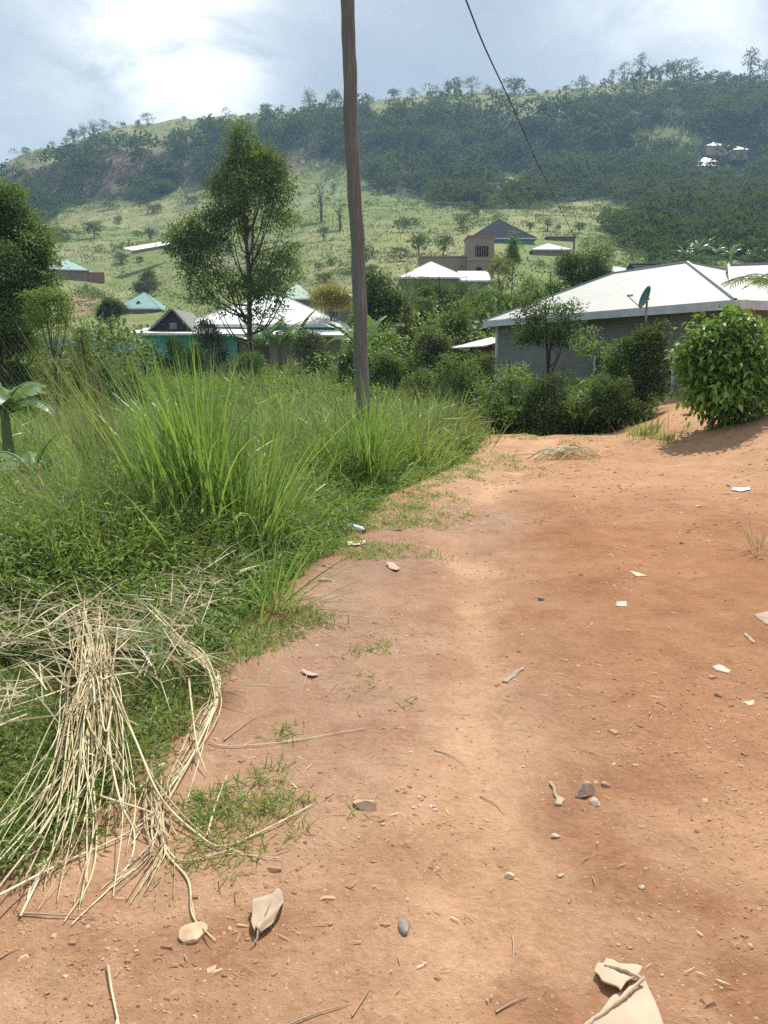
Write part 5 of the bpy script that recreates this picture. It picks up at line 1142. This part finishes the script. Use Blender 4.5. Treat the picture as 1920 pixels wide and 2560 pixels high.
clump('green elephant grass clump at the left below the banana plant', 300, 1400, 130, 1.35, .015, 1.3, 'lush', .45, .22, (.2, 1.3), .16, 8, bias=(-.25, 0))
clump('clump of blue-green tall grass in the scrub at the end of the track', 1440, 1095, 300, 1.5, .030, 1.2, 'mid', .75, .3, (.3, 1.7), .55, 9, at=(4.75, 19.2))
clump('dry brownish grass patch right of the pole before the bushes', 1120, 1125, 260, .95, .022, 1.1, 'gold', .25, .25, (.2, 1.2), .5, 10)
clump('short grass tuft at the right foot of the scrub', 1610, 1095, 130, .45, .02, 1.2, 'grass', .5, .4, (.2, 1.2), .3, 11)
clump('low tuft of grass under the glossy bush', 1670, 1105, 150, .28, .018, 1.2, 'lush', .4, .6, (.2, 1.2), .35, 13)
clump('wilted pale grass tuft at the right edge of the track', 1895, 1380, 80, .40, .008, 1.0, 'straw', .7, 1.05, (.1, .7), .10, 14, bias=(-.05, 0), k=5)
clump('silvery green bent grass tuft under the dry reeds', 410, 1700, 60, .55, .011, 1.0, 'banana', .75, 1.1, (.3, .8), .08, 15, k=6)

clump('few long pale blades arching out of the big lush clump', 540, 1390, 34, 1.75, .024, 1.5, 'lush', .95, .35, (.9, 2.0), .2, 31, bias=(.1, 0))
clump('long pale blades arching left of the big lush clump', 380, 1380, 26, 1.45, .022, 1.5, 'lush', .95, .4, (.9, 2.0), .2, 32, bias=(-.2, 0))
clump('tall reed-like blades standing among the weeds at the left', 190, 1420, 40, 1.5, .020, 1.2, 'lush', .8, .16, (.2, 1.2), .12, 33)
def dead_straw():
    n = 3000; y = np.exp(rng.uniform(math.log(3.0), math.log(6.3), n)); x = rng.uniform(-.55, 0, n) * y + rng.uniform(-.3, 0, n); 
    px, py = pxy(x, y, H(x, y)); m_ = (x < xl(y) - .12) & (fbm(x / .5 + 3, y / .5, 3) > .40) & (py > 1330) & (px < 640); x, y = x[m_], y[m_]; n = len(x)
    d = rng.normal(2.5, 1.3, n)
    V, Q, T = blades(at(x, y, .10 + .16 * rng.random(n)), d, rng.uniform(.12, .5, n), rng.uniform(.004, .010, n), rng.uniform(1.2, 1.62, n), rng.uniform(-.1, .6, n), np.clip(rng.normal(.38, .26, n), 0, 1), 5)
    tag(link('dead_straw', quads('dead_straw', V, Q, T), M['straw']), 'matted dead straw lying over the near bank', 'straw', kind='stuff')
dead_straw()

# ------------------------------------------------------------------ dry reed stalks
def stalk(pts, r0, label, group='dry reed stalks fanned over the near bank', tint=.6, name='reed_stalk', mat='reed', cat='reed stalk'):
    w = []
    for p in pts:
        q = G(p[0], p[1], p[2] * .75)
        if mat == 'reed' and group and q.x < xl(q.y) - .12 and p[2] < .11: q = G(p[0], p[1], .085)
        w.append(q)
    c = catmull([tuple(v) for v in w], 7); n = len(c)
    base = Vector(c[0]); rad = np.linspace(r0, r0 * .4, n) * .86 * (1 + .10 * (np.arange(n) % 6 == 0))
    V, Q, T = tube_np(c - c[0], rad, 6); T = np.full(len(V), tint)
    if mat == 'reed' and n > 14:
        m = 2; k = rng.integers(1, n - 2, m); dv = c[k + 1] - c[k]; yw = np.arctan2(dv[:, 1], dv[:, 0]) + rng.normal(0, .35, m)
        Vb, Qb, Tb = blades(c[k] - c[0], yw, rng.uniform(.05, .13, m), rng.uniform(.004, .009, m), rng.uniform(1.2, 1.6, m), rng.uniform(0, .5, m), np.clip(rng.normal(tint - .25, .2, m), 0, 1), 3)
        V, Q, T = join_np([(V, Q, T), (Vb, Qb, Tb)])
    o = link(name, quads(name, V, Q, T, smoothf=True), M[mat]); o.location = base
    tag(o, label, cat, group); return o
gl = 'pale dry reed stalk in the fan spread over the near bank'
ST = [([(215, 1545, .25), (250, 1660, .22), (330, 1830, .16), (400, 1990, .08), (500, 2090, .02), (560, 2115, .015), (650, 2080, .012), (780, 2012, .012)], .0065, 'longest dry reed stalk, curving out to the right over bare earth'),
 ([(240, 1600, .25), (300, 1750, .2), (370, 1920, .11), (450, 2030, .04), (517, 2092, .012)], .006, 'dry reed stalk ending at the broken upright piece'),
 ([(517, 2090, .012), (540, 2010, .03), (567, 1938, .02)], .006, 'short broken reed piece pointing up and right'),
 ([(295, 1560, .28), (285, 1650, .24), (255, 1780, .14), (230, 1900, .06)], .006, gl),
 ([(230, 1600, .28), (240, 1700, .2), (215, 1850, .12), (130, 2000, .05), (-10, 2160, .02)], .006, gl), ([(240, 1640, .24), (225, 1800, .16), (140, 2020, .05), (-10, 2228, .015)], .0065, gl),
 ([(235, 1650, .24), (230, 1900, .10), (242, 2080, .03), (225, 2200, .012), (160, 2305, .01)], .006, gl), ([(262, 1660, .24), (272, 1850, .12), (300, 2000, .04), (336, 2085, .015), (310, 2180, .012), (180, 2310, .01)], .0055, gl),
 ([(472, 1698, .12), (490, 1850, .06), (517, 1935, .02)], .006, 'thick short reed stalk at the right side of the fan'), ([(545, 1680, .08), (540, 1750, .06), (480, 1890, .04), (400, 2000, .03), (330, 2110, .012)], .006, 'reed stalk crossing the fan from upper right to lower left'),
 ([(250, 1612, .25), (400, 1640, .16), (520, 1690, .1), (545, 1750, .06), (500, 1850, .02)], .006, 'reed stalk arching over the right side of the fan'), ([(395, 2000, .03), (410, 2120, .012), (470, 2200, .01), (482, 2290, .01), (540, 2352, .008)], .006, 'reed stalk twisting down towards the tan stone'),
 ([(250, 1640, .22), (292, 1810, .14), (265, 2118, .015)], .005, gl), ([(522, 1852, .015), (560, 1864, .012), (700, 1856, .01), (912, 1820, .01)], .0035, 'thin straw lying level to the right of the fan'),
 ([(-10, 2242, .015), (130, 2170, .02), (300, 2092, .02), (400, 2030, .03)], .005, 'reed stalk slanting from the left edge up into the fan'), ([(45, 2282, .01), (240, 2292, .01)], .004, 'short thin reed lying level at the foot of the fan'),
 ([(50, 2292, .01), (110, 2170, .03), (175, 2040, .06)], .005, gl), ([(400, 2010, .05), (405, 2090, .02), (450, 2150, .012), (560, 2135, .01), (700, 2145, .01)], .004, 'brown thin stalk lying to the right below the longest reed'),
 ([(250, 1990, .04), (400, 2040, .03), (445, 2090, .015)], .005, gl), ([(270, 2415, .012), (280, 2480, .01), (300, 2575, .01)], .0055, 'single reed stalk lying near the bottom left'), ([(205, 1530, .30), (225, 1590, .28), (262, 1700, .2)], .006, gl)]
for p, r0, lb in ST: stalk(p, r0, lb, tint=rng.uniform(.4, .9))
for i in range(50):
    a = rng.uniform(0, 1) ** 1.35; ex = -30 + 370 * a; ey = 2150 + 60 * math.sin(a * 3.1) + rng.uniform(-150, 70)
    sx0 = 228 + rng.uniform(-55, 55); sy0 = 1610 + rng.normal(0, 75); mx = 185 + 95 * a + rng.normal(0, 22); k = rng.normal(0, 16)
    if rng.random() < .35: ey = rng.uniform(1840, 2080); ex = 120 + 180 * a
    b_ = rng.uniform(-22, 30)
    stalk([(sx0 - 30 + rng.normal(0, 30), sy0 - 60, .20), (sx0, sy0, .27), ((sx0 + mx) / 2 + rng.normal(0, 8), 1690, .23 + rng.normal(0, .02)), (mx + k, 1800 + rng.normal(0, 40), .16 + rng.normal(0, .025)), ((mx + ex) / 2 + 8 + 18 * a + b_, (1830 + ey) / 2, .07 + .03 * rng.random()), (ex + rng.normal(0, 8), ey, .012)], rng.uniform(.0028, .0062), *(('dry reed stalk of the fan whose end reaches out towards the left edge', 'reed stalks reaching the left edge') if ex < 70 else ('dry reed stalk of the fan ending at its foot, left of the middle', 'reed stalks ending left of the middle of the fan') if ex < 190 else ('dry reed stalk of the fan ending on bare earth at its right side', 'reed stalks ending on the right side of the fan')), tint=rng.uniform(.0, .9))
for i in range(16):
    a = rng.uniform(0, 1); stalk([(385 + rng.normal(0, 14), 1960 + rng.normal(0, 25), .06), (395 + rng.normal(0, 18), 2060, .03), (395 + 80 * (a - .5) , 2130 + rng.normal(0, 10), .015), (330 + 180 * (a - .5) + rng.normal(0, 10), 2210 + rng.uniform(-30, 60), .01)], rng.uniform(.003, .005), 'dry stalk in the small lower tuft at the foot of the fan', 'stalks of the lower tuft', rng.uniform(.1, .6))
for i in range(24):
    x0 = rng.uniform(120, 380); y0 = 1500 + rng.uniform(-30, 120)
    stalk([(x0, y0, .2), (x0 + 90, y0 - 10 + rng.normal(0, 10), .25), (x0 + 180, y0 + 40 + rng.normal(0, 15), .16), (x0 + 250 + rng.normal(0, 20), y0 + 110, .06)], rng.uniform(.002, .004), 'bent dry stalk arching to the right above the reed fan', 'arching stalks above the fan', rng.uniform(.0, .6))
for i in range(12):
    x0 = 548 + rng.normal(0, 8); stalk([(410 + rng.normal(0, 20), 1580 + rng.normal(0, 10), .18), (500, 1640 + rng.normal(0, 12), .14), (x0, 1720 + rng.normal(0, 12), .08), (x0 - 40, 1830 + rng.normal(0, 30), .03), (420 + rng.normal(0, 30), 1985 + rng.normal(0, 20), .03)], rng.uniform(.003, .005), 'pale stalk on the right rim of the reed fan', 'stalks on the right rim of the fan', rng.uniform(.3, .9))
for (pts, lb) in (([(560, 1850, .01), (640, 1790, .01)], 'thin twig by the grass right of the fan'), ([(655, 1745, .012), (615, 1700, .01)], 'x'),):
    if lb != 'x': stalk([(p[0], p[1], p[2]) for p in pts] , .004, lb, None, .4, 'twig', 'stickm', 'twig')
TW = [((1085, 1875, 1165, 1915), 'thin twig on the earth left of the maroon stone'), ((1200, 1990, 1262, 2035), 'thin curved twig below the thin twig'), ((700, 2570, 870, 2510), 'long brown twig at the bottom edge'), ((880, 2540, 925, 2470), 'short twig crossing the long one at the bottom edge'),
      ((1282, 2340, 1278, 2425), 'pale upright twig low in the middle of the track'), ((1240, 2530, 1320, 2490), 'pale twig left of the crushed cardboard'), ((815, 1740, 850, 1700), 'short straw beside the curled leaf'), ((0, 2395, 50, 2370), 'twig at the lower left edge'), ((1830, 1352, 1852, 1320), 'twig left of the wilted tuft')]
for (a, b, c, d), lb in TW: stalk([(a, b, .006), ((a + c) / 2 + 4, (b + d) / 2 - 6, .008), (c, d, .006)], .003, lb, None, .4, 'twig', 'stickm', 'twig')

# ------------------------------------------------------------------ litter and stones on the track
def flat(name, label, cat, pts, th, mat, curl=.0, seed=1):
    """thin scrap with wavy surface: outline given in picture points on the ground"""
    w = [G(p[0], p[1], .0) for p in pts]; c = sum(w, Vector()) / len(w); r = np.random.default_rng(seed)
    bm = bmesh.new(); vs = [bm.verts.new((v.x - c.x, v.y - c.y, v.z - c.z + .012)) for v in w]
    f = bm.faces.new(vs); bmesh.ops.triangulate(bm, faces=[f]); 
    for _ in range(3): bmesh.ops.subdivide_edges(bm, edges=bm.edges[:], cuts=1, use_grid_fill=True)
    sz = max((v.co.xy.length for v in bm.verts)); ph = r.uniform(0, 6, 3)
    for v in bm.verts:
        x, y = v.co.x / sz, v.co.y / sz
        v.co.z = hz(c.x + v.co.x, c.y + v.co.y) - c.z + .006 + curl * sz * (.5 + .5 * math.sin(3.1 * x + ph[0]) * math.cos(2.7 * y + ph[1])) + curl * sz * .5 * (x * x + y * y)
        v.co.x += sz * .03 * math.sin(9 * y + ph[2])
    me = bpy.data.meshes.new(name); bm.normal_update(); bm.to_mesh(me); bm.free(); me.shade_smooth(); o = link(name, me, M[mat]); o.location = c
    s_ = o.modifiers.new('s', 'SOLIDIFY'); s_.thickness = th; s_.offset = 1
    tag(o, label, cat); return o
def rock(name, label, px, py, sx_, sy, sz, mat, seed=1, group=None, cat='stone', rot=0, flatb=.35):
    c = G(px, py); bm = bmesh.new(); bmesh.ops.create_icosphere(bm, subdivisions=3, radius=1); r = np.random.default_rng(seed); cuts = [(Vector(r.normal(size=3)).normalized(), r.uniform(.5, .8)) for _ in range(11)]
    for v in bm.verts:
        for n_, d in cuts:
            k = v.co.dot(n_)
            if k > d: v.co -= n_ * (k - d)
        v.co *= 1 + .03 * math.sin(v.co.x * 11 + seed) * math.cos(v.co.y * 9)
        v.co = Vector((v.co.x * sx_, v.co.y * sy, max(v.co.z, -flatb) * sz))
    me = bpy.data.meshes.new(name); bm.to_mesh(me); bm.free(); o = link(name, me, M[mat]); o.location = c + Vector((0, 0, sz * flatb * .7)); o.rotation_euler = (0, 0, rot); tag(o, label, cat, group); return o
flat('paper_scrap', 'white-blue paper scrap on the right side of the track', 'litter', [(1828, 1228), (1832, 1222), (1874, 1219), (1876, 1226), (1850, 1231)], .002, 'paper', .06, 1)
flat('paper_scrap', 'tan paper scrap under the plastic bottle on the verge', 'litter', [(868, 1357), (915, 1354), (913, 1361), (890, 1368), (870, 1368)], .003, 'tanpaper', .08, 2)
flat('tile_shard', 'pale triangular tile shard in the middle of the track', 'litter', [(1573, 1428), (1617, 1441), (1590, 1443)], .012, 'stonepale', .0, 3)
flat('tile_shard', 'pale square tile chip below the triangular shard', 'litter', [(1542, 1506), (1566, 1505), (1566, 1517), (1540, 1516)], .012, 'stonepale', .0, 4)
flat('plank_piece', 'pale broken board at the right edge of the track', 'board', [(1882, 1537), (1925, 1530), (1940, 1572), (1915, 1562)], .02, 'wood', .0, 5)
flat('wood_chip', 'pale wood chip on the right of the track below the board', 'wood chip', [(1782, 1668), (1800, 1664), (1826, 1678), (1822, 1685), (1790, 1677)], .014, 'stonepale', .03, 6)
flat('tile_shard', 'small pale shard below the wood chip near the right edge', 'litter', [(1858, 1757), (1885, 1752), (1886, 1762), (1872, 1766)], .01, 'stonepale', .0, 7)
flat('wood_splinter', 'long wood splinter lying in the middle of the track', 'wood splinter', [(1256, 1706), (1262, 1698), (1306, 1670), (1308, 1675), (1268, 1708)], .008, 'wood', .02, 8)
flat('wood_splinter', 'short brown stick near the right edge of the track', 'wood splinter', [(1858, 1588), (1863, 1584), (1888, 1606), (1884, 1610)], .014, 'wood', .02, 18)
flat('bark_strip', 'bent brown wood strip left of the maroon stone', 'wood strip', [(1373, 1958), (1380, 1960), (1396, 1994), (1411, 2002), (1404, 2016), (1390, 2014), (1388, 1996)], .010, 'wood', .05, 9)
flat('curled_leaf', 'pinkish dry leaf on the verge left of the track', 'leaf', [(965, 1413), (985, 1413), (1000, 1426), (992, 1432), (975, 1424)], .002, 'pinkleaf', .12, 10)
flat('curled_leaf', 'curled pale leaf on a stalk lying beside the grass tufts', 'leaf', [(750, 1677), (765, 1682), (785, 1684), (797, 1690), (785, 1697), (765, 1692)], .002, 'pinkleaf', .15, 11)
stalk([(766, 1690, .012), (757, 1720, .01), (745, 1758, .01)], .004, 'leaf stalk below the curled pale leaf', None, .5, 'leaf_stalk', 'stickm', 'leaf stalk')
rock('stone', 'maroon stone with a flat top in the middle of the track', 1460, 1985, .050, .040, .040, 'stonered', 21, rot=.4)
rock('stone', 'small pale stone touching the maroon stone', 1488, 2010, .02, .024, .018, 'stonepale', 22)
rock('stone', 'tan stone left of the middle of the track', 918, 2018, .060, .036, .026, 'stonebrown', 23, rot=-.3)
rock('stone', 'flat tan stone at the foot of the reed fan', 483, 2335, .044, .038, .024, 'stonebrown', 24, rot=.5)
rock('stone', 'smooth grey stone in the lower middle', 1012, 2318, .020, .034, .016, 'stonegrey', 25)
rock('stone', 'pale chip on the track below the maroon stone', 1277, 2192, .020, .013, .012, 'stonepale', 26)
rock('stone', 'pale sliver of stone right of the pale chip', 1402, 2190, .020, .010, .008, 'stonepale', 27, rot=.5)
rock('stone', 'dark round clod by the maroon stone', 1512, 1964, .022, .018, .018, 'stonered', 28)
rock('stone', 'brown clod near the small shard at the right', 1795, 1740, .024, .02, .02, 'stonered', 29)
rock('stone', 'grey stone on the track left of the square chip', 1354, 1500, .03, .02, .02, 'stonegrey', 30)
rock('stone', 'yellowish crumb of rock below the bent wood strip', 1385, 2092, .026, .012, .012, 'stonepale', 31)
rock('stone', 'pale chip at the lower right', 1605, 2220, .012, .008, .008, 'stonepale', 32)
for i in range(9): rock('rubble_piece', 'pinkish crumbled rubble left of the middle of the track', 1060 + rng.normal(0, 16), 2008 + rng.normal(0, 9), rng.uniform(.006, .016), .008, .007, 'stonepale', 50 + i, 'crumbled rubble patch', rot=rng.uniform(0, 3))
# plastic bottle
def bottle():
    a = G(872, 1324); b = G(912, 1334); root = empty('plastic_bottle', a); tag(root, 'small clear-white plastic bottle lying at the verge', 'bottle'); d = b - a; d.z = 0
    c = [Vector((0, 0, .035)) + d * t for t in (0, .03, .08, .5, .55, .78, .86, .9, .98, 1)]; V, Q, _ = tube_np([tuple(x) for x in c], [.012, .028, .032, .032, .030, .032, .024, .013, .012, .003], 14); link('body', quads('body', V, Q, smoothf=True), M['paper'], root)
    c = [Vector((0, 0, .035)) + d * t for t in (.9, .95, 1.03)]; V, Q, _ = tube_np([tuple(x) for x in c], [.015, .016, .014], 12); link('cap', quads('cap', V, Q), M['metal'], root)
bottle()
# big dry leaf
def bigleaf():
    a = G(690, 2232); tip = G(645, 2345); d = tip - a; L = d.length; yaw = math.atan2(d.y, d.x); nu, nv = 22, 8; Vv = []; T = []
    for i in range(nu + 1):
        t = i / nu; w = .23 * L * math.sin(math.pi * min(1, (t * .93 + .02)) ** .85) ** .75 * (1 + .05 * math.sin(t * 17))
        for j in range(-nv, nv + 1):
            s = j / nv; x = t * L; y = s * w; z = .008 + .20 * w * s * s + .010 * math.sin(t * 9 + s * 3) + .006 * math.cos(s * 6 + t * 14) * abs(s) + .012 * t
            Vv.append((x, y, z))
    m = 2 * nv + 1; Q = [(i * m + j, i * m + j + 1, (i + 1) * m + j + 1, (i + 1) * m + j) for i in range(nu) for j in range(m - 1)]
    root = empty('large_dry_leaf', a, yaw); tag(root, 'large grey-brown dry leaf lying on the bare earth', 'leaf')
    o = link('blade', quads('blade', np.array(Vv), np.array(Q), smoothf=True), M['dryleaf'], root); s_ = o.modifiers.new('s', 'SOLIDIFY'); s_.thickness = .0015
    V, Q, _ = tube_np([(t * L * 1.0, 0, .014 + .012 * t) for t in np.linspace(.02, 1, 10)], np.linspace(.0015, .003, 10), 6); link('midrib', quads('midrib', V, Q, np.full(len(V), .3)), M['stickm'], root)
    V, Q, _ = tube_np([(L, 0, .024), (L * 1.1, .004, .014), (L * 1.22, -.006, .006)], .0025, 6); link('leaf_stalk', quads('leaf_stalk', V, Q), M['stickm'], root)
bigleaf()
# crushed cardboard sack at the bottom edge
def sack():
    root = empty('crushed_cardboard', G(1560, 2500)); tag(root, 'crushed folded cardboard lying at the bottom right edge', 'cardboard'); q = root.location
    def sheet(nm, quad_, n, z0, amp, seed):
        w = [G(*p) for p in quad_]; r = np.random.default_rng(seed); ph = r.uniform(0, 6, 4); V = []
        for i in range(n + 1):
            for j in range(n + 1):
                u, v = i / n, j / n; p = (w[0] * (1 - u) + w[1] * u) * (1 - v) + (w[3] * (1 - u) + w[2] * u) * v
                p.x += .006 * math.sin(9 * v + ph[3]) * (1 if i in (0, n) else .5); p.y += .006 * math.sin(8 * u + ph[2])
                p.z = hz(p.x, p.y) + z0(u, v) + amp * (math.sin(7 * u + ph[0]) * math.cos(5 * v + ph[1]) + .5 * math.sin(13 * u * v + ph[2])) * .5
                V.append(tuple(p - q))
        m = n + 1; Q = [(i * m + j, (i + 1) * m + j, (i + 1) * m + j + 1, i * m + j + 1) for i in range(n) for j in range(n)]
        o = link(nm, quads(nm, np.array(V), np.array(Q), smoothf=True), M['card'], root); s_ = o.modifiers.new('s', 'SOLIDIFY'); s_.thickness = .004; return o
    sheet('lower_flap', [(1440, 2600), (1548, 2496), (1606, 2452), (1672, 2620)], 16, lambda u, v: .008 + .010 * math.sin(3.14 * u), .004, 1)
    sheet('upper_flap', [(1480, 2440), (1512, 2412), (1606, 2446), (1548, 2500)], 16, lambda u, v: .018 + .012 * v, .004, 2)
    for k, (a, b, c_) in enumerate((((1606, 2448, .03), (1545, 2502, .028), (1452, 2575, .012)), ((1512, 2414, .025), (1560, 2424, .035), (1604, 2446, .032)))):
        cc = catmull([tuple(G(*p) - q) for p in (a, b, c_)], 9); cc += np.random.default_rng(k).normal(0, .0012, cc.shape); V, Q, _ = tube_np(cc, np.random.default_rng(k).uniform(.004, .007, len(cc)), 7); link('rolled_edge', quads('rolled_edge', V, Q, smoothf=True), M['card'], root)
sack()
# dry stalks heaped on the crest
hp = G(1425, 1140)
for i in range(26):
    a = rng.uniform(-.5, .9); c0 = Vector((hp.x + rng.normal(0, .28), hp.y + rng.normal(0, .2), 0)); L = rng.uniform(.3, .9); d = Vector((math.cos(a), math.sin(a), 0)) * L
    pts = [c0 - d * .5, c0, c0 + d * .5]; zz_ = [.03, .09 + .10 * rng.random(), .02]
    cc = catmull([(p.x, p.y, hz(p.x, p.y) + z_) for p, z_ in zip(pts, zz_)], 5); V, Q, T = tube_np(cc - cc[0], rng.uniform(.008, .016), 5)
    o = link('dry_stalk', quads('dry_stalk', V, Q, np.full(len(V), rng.uniform(.3, 1))), M['reed']); o.location = Vector(cc[0]); tag(o, 'pale dry stalk in the small heap on the crest of the track', 'dry stalk', 'stalk heap on the crest of the track')
# gravel and crumbs
def gravel():
    n = 22000; y = np.exp(rng.uniform(math.log(1.6), math.log(17), n)); x = rng.uniform(-.55, .62, n) * y; m_ = (x > xl(y) - .05) & (fbm(x / .7, y / .9 + 3, 3) + rng.normal(0, .09, n) > .47); x, y = x[m_], y[m_]; n = len(x)
    T0 = []; 
    for (a, b, c) in ((-1, -1, -1), (1, -1, -1), (1, 1, -1), (-1, 1, -1), (-1, -1, 1), (1, -1, 1), (1, 1, 1), (-1, 1, 1)): T0.append((a * (.6 if c > 0 else 1), b * (.6 if c > 0 else 1), c * .6))
    T0 = np.array(T0); qf = np.array([(0, 3, 2, 1), (4, 5, 6, 7), (0, 1, 5, 4), (1, 2, 6, 5), (2, 3, 7, 6), (3, 0, 4, 7)])
    sz = (.0010 + .0006 * y) * rng.lognormal(0, .6, n); L = T0[None] * (1 + rng.normal(0, .28, (n, 8, 3))) * np.stack([sz * rng.uniform(.8, 1.8, n), sz, sz * .6], -1)[:, None]
    an = rng.uniform(0, 6.28, n)[:, None]; V = np.stack([L[..., 0] * np.cos(an) - L[..., 1] * np.sin(an), L[..., 0] * np.sin(an) + L[..., 1] * np.cos(an), L[..., 2]], -1) + at(x, y, 0)[:, None] + np.array([0, 0, .001])
    Q = np.arange(n)[:, None, None] * 8 + qf[None]; T = np.repeat(rng.beta(1.3, 2.2, n), 8)
    tag(link('gravel', quads('gravel', V, Q, T), M['grit']), 'fine gravel and earth crumbs strewn over the track', 'gravel', kind='stuff')
M['grit'] = leafmat('grit', [(0, (.32, .16, .09)), (.45, (.48, .28, .16)), (.8, (.62, .42, .28)), (1, (.68, .50, .36))], trans=0, rough=.9, spec=.1, var=0)
gravel()
def bits():
    n = 520; y = np.exp(rng.uniform(math.log(1.7), math.log(14), n)); x = rng.uniform(-.4, .55, n) * y; m_ = (x > xl(y)); x, y = x[m_], y[m_]; n = len(x)
    V, Q, T = blades(at(x, y, .006), rng.uniform(0, 6.28, n), rng.uniform(.008, .04, n) * (1 + .08 * y), rng.uniform(.002, .005, n) * (1 + .1 * y), rng.uniform(1.35, 1.6, n), rng.uniform(-.15, .15, n), rng.uniform(.2, .9, n), 3)
    tag(link('straw_litter', quads('straw_litter', V, Q, T), M['straw']), 'bits of chaff and straw scattered over the track', 'litter', kind='stuff')
bits()

# ------------------------------------------------------------------ air
hb = MB(); hb.box((-1500, -1500, -12), (1500, 1500, 330)); hzb = hb.build('haze', None)
hm = bpy.data.materials.new('haze'); hm.use_nodes = True; t = hm.node_tree; t.nodes.clear()
pv = N(t, 'ShaderNodeVolumePrincipled'); pv.inputs['Color'].default_value = (.48, .74, 1, 1); pv.inputs['Density'].default_value = .00042; pv.inputs['Anisotropy'].default_value = .2
ou = N(t, 'ShaderNodeOutputMaterial'); t.links.new(pv.outputs[0], ou.inputs['Volume']); hzb.data.materials.append(hm); tag(hzb, kind='stuff')
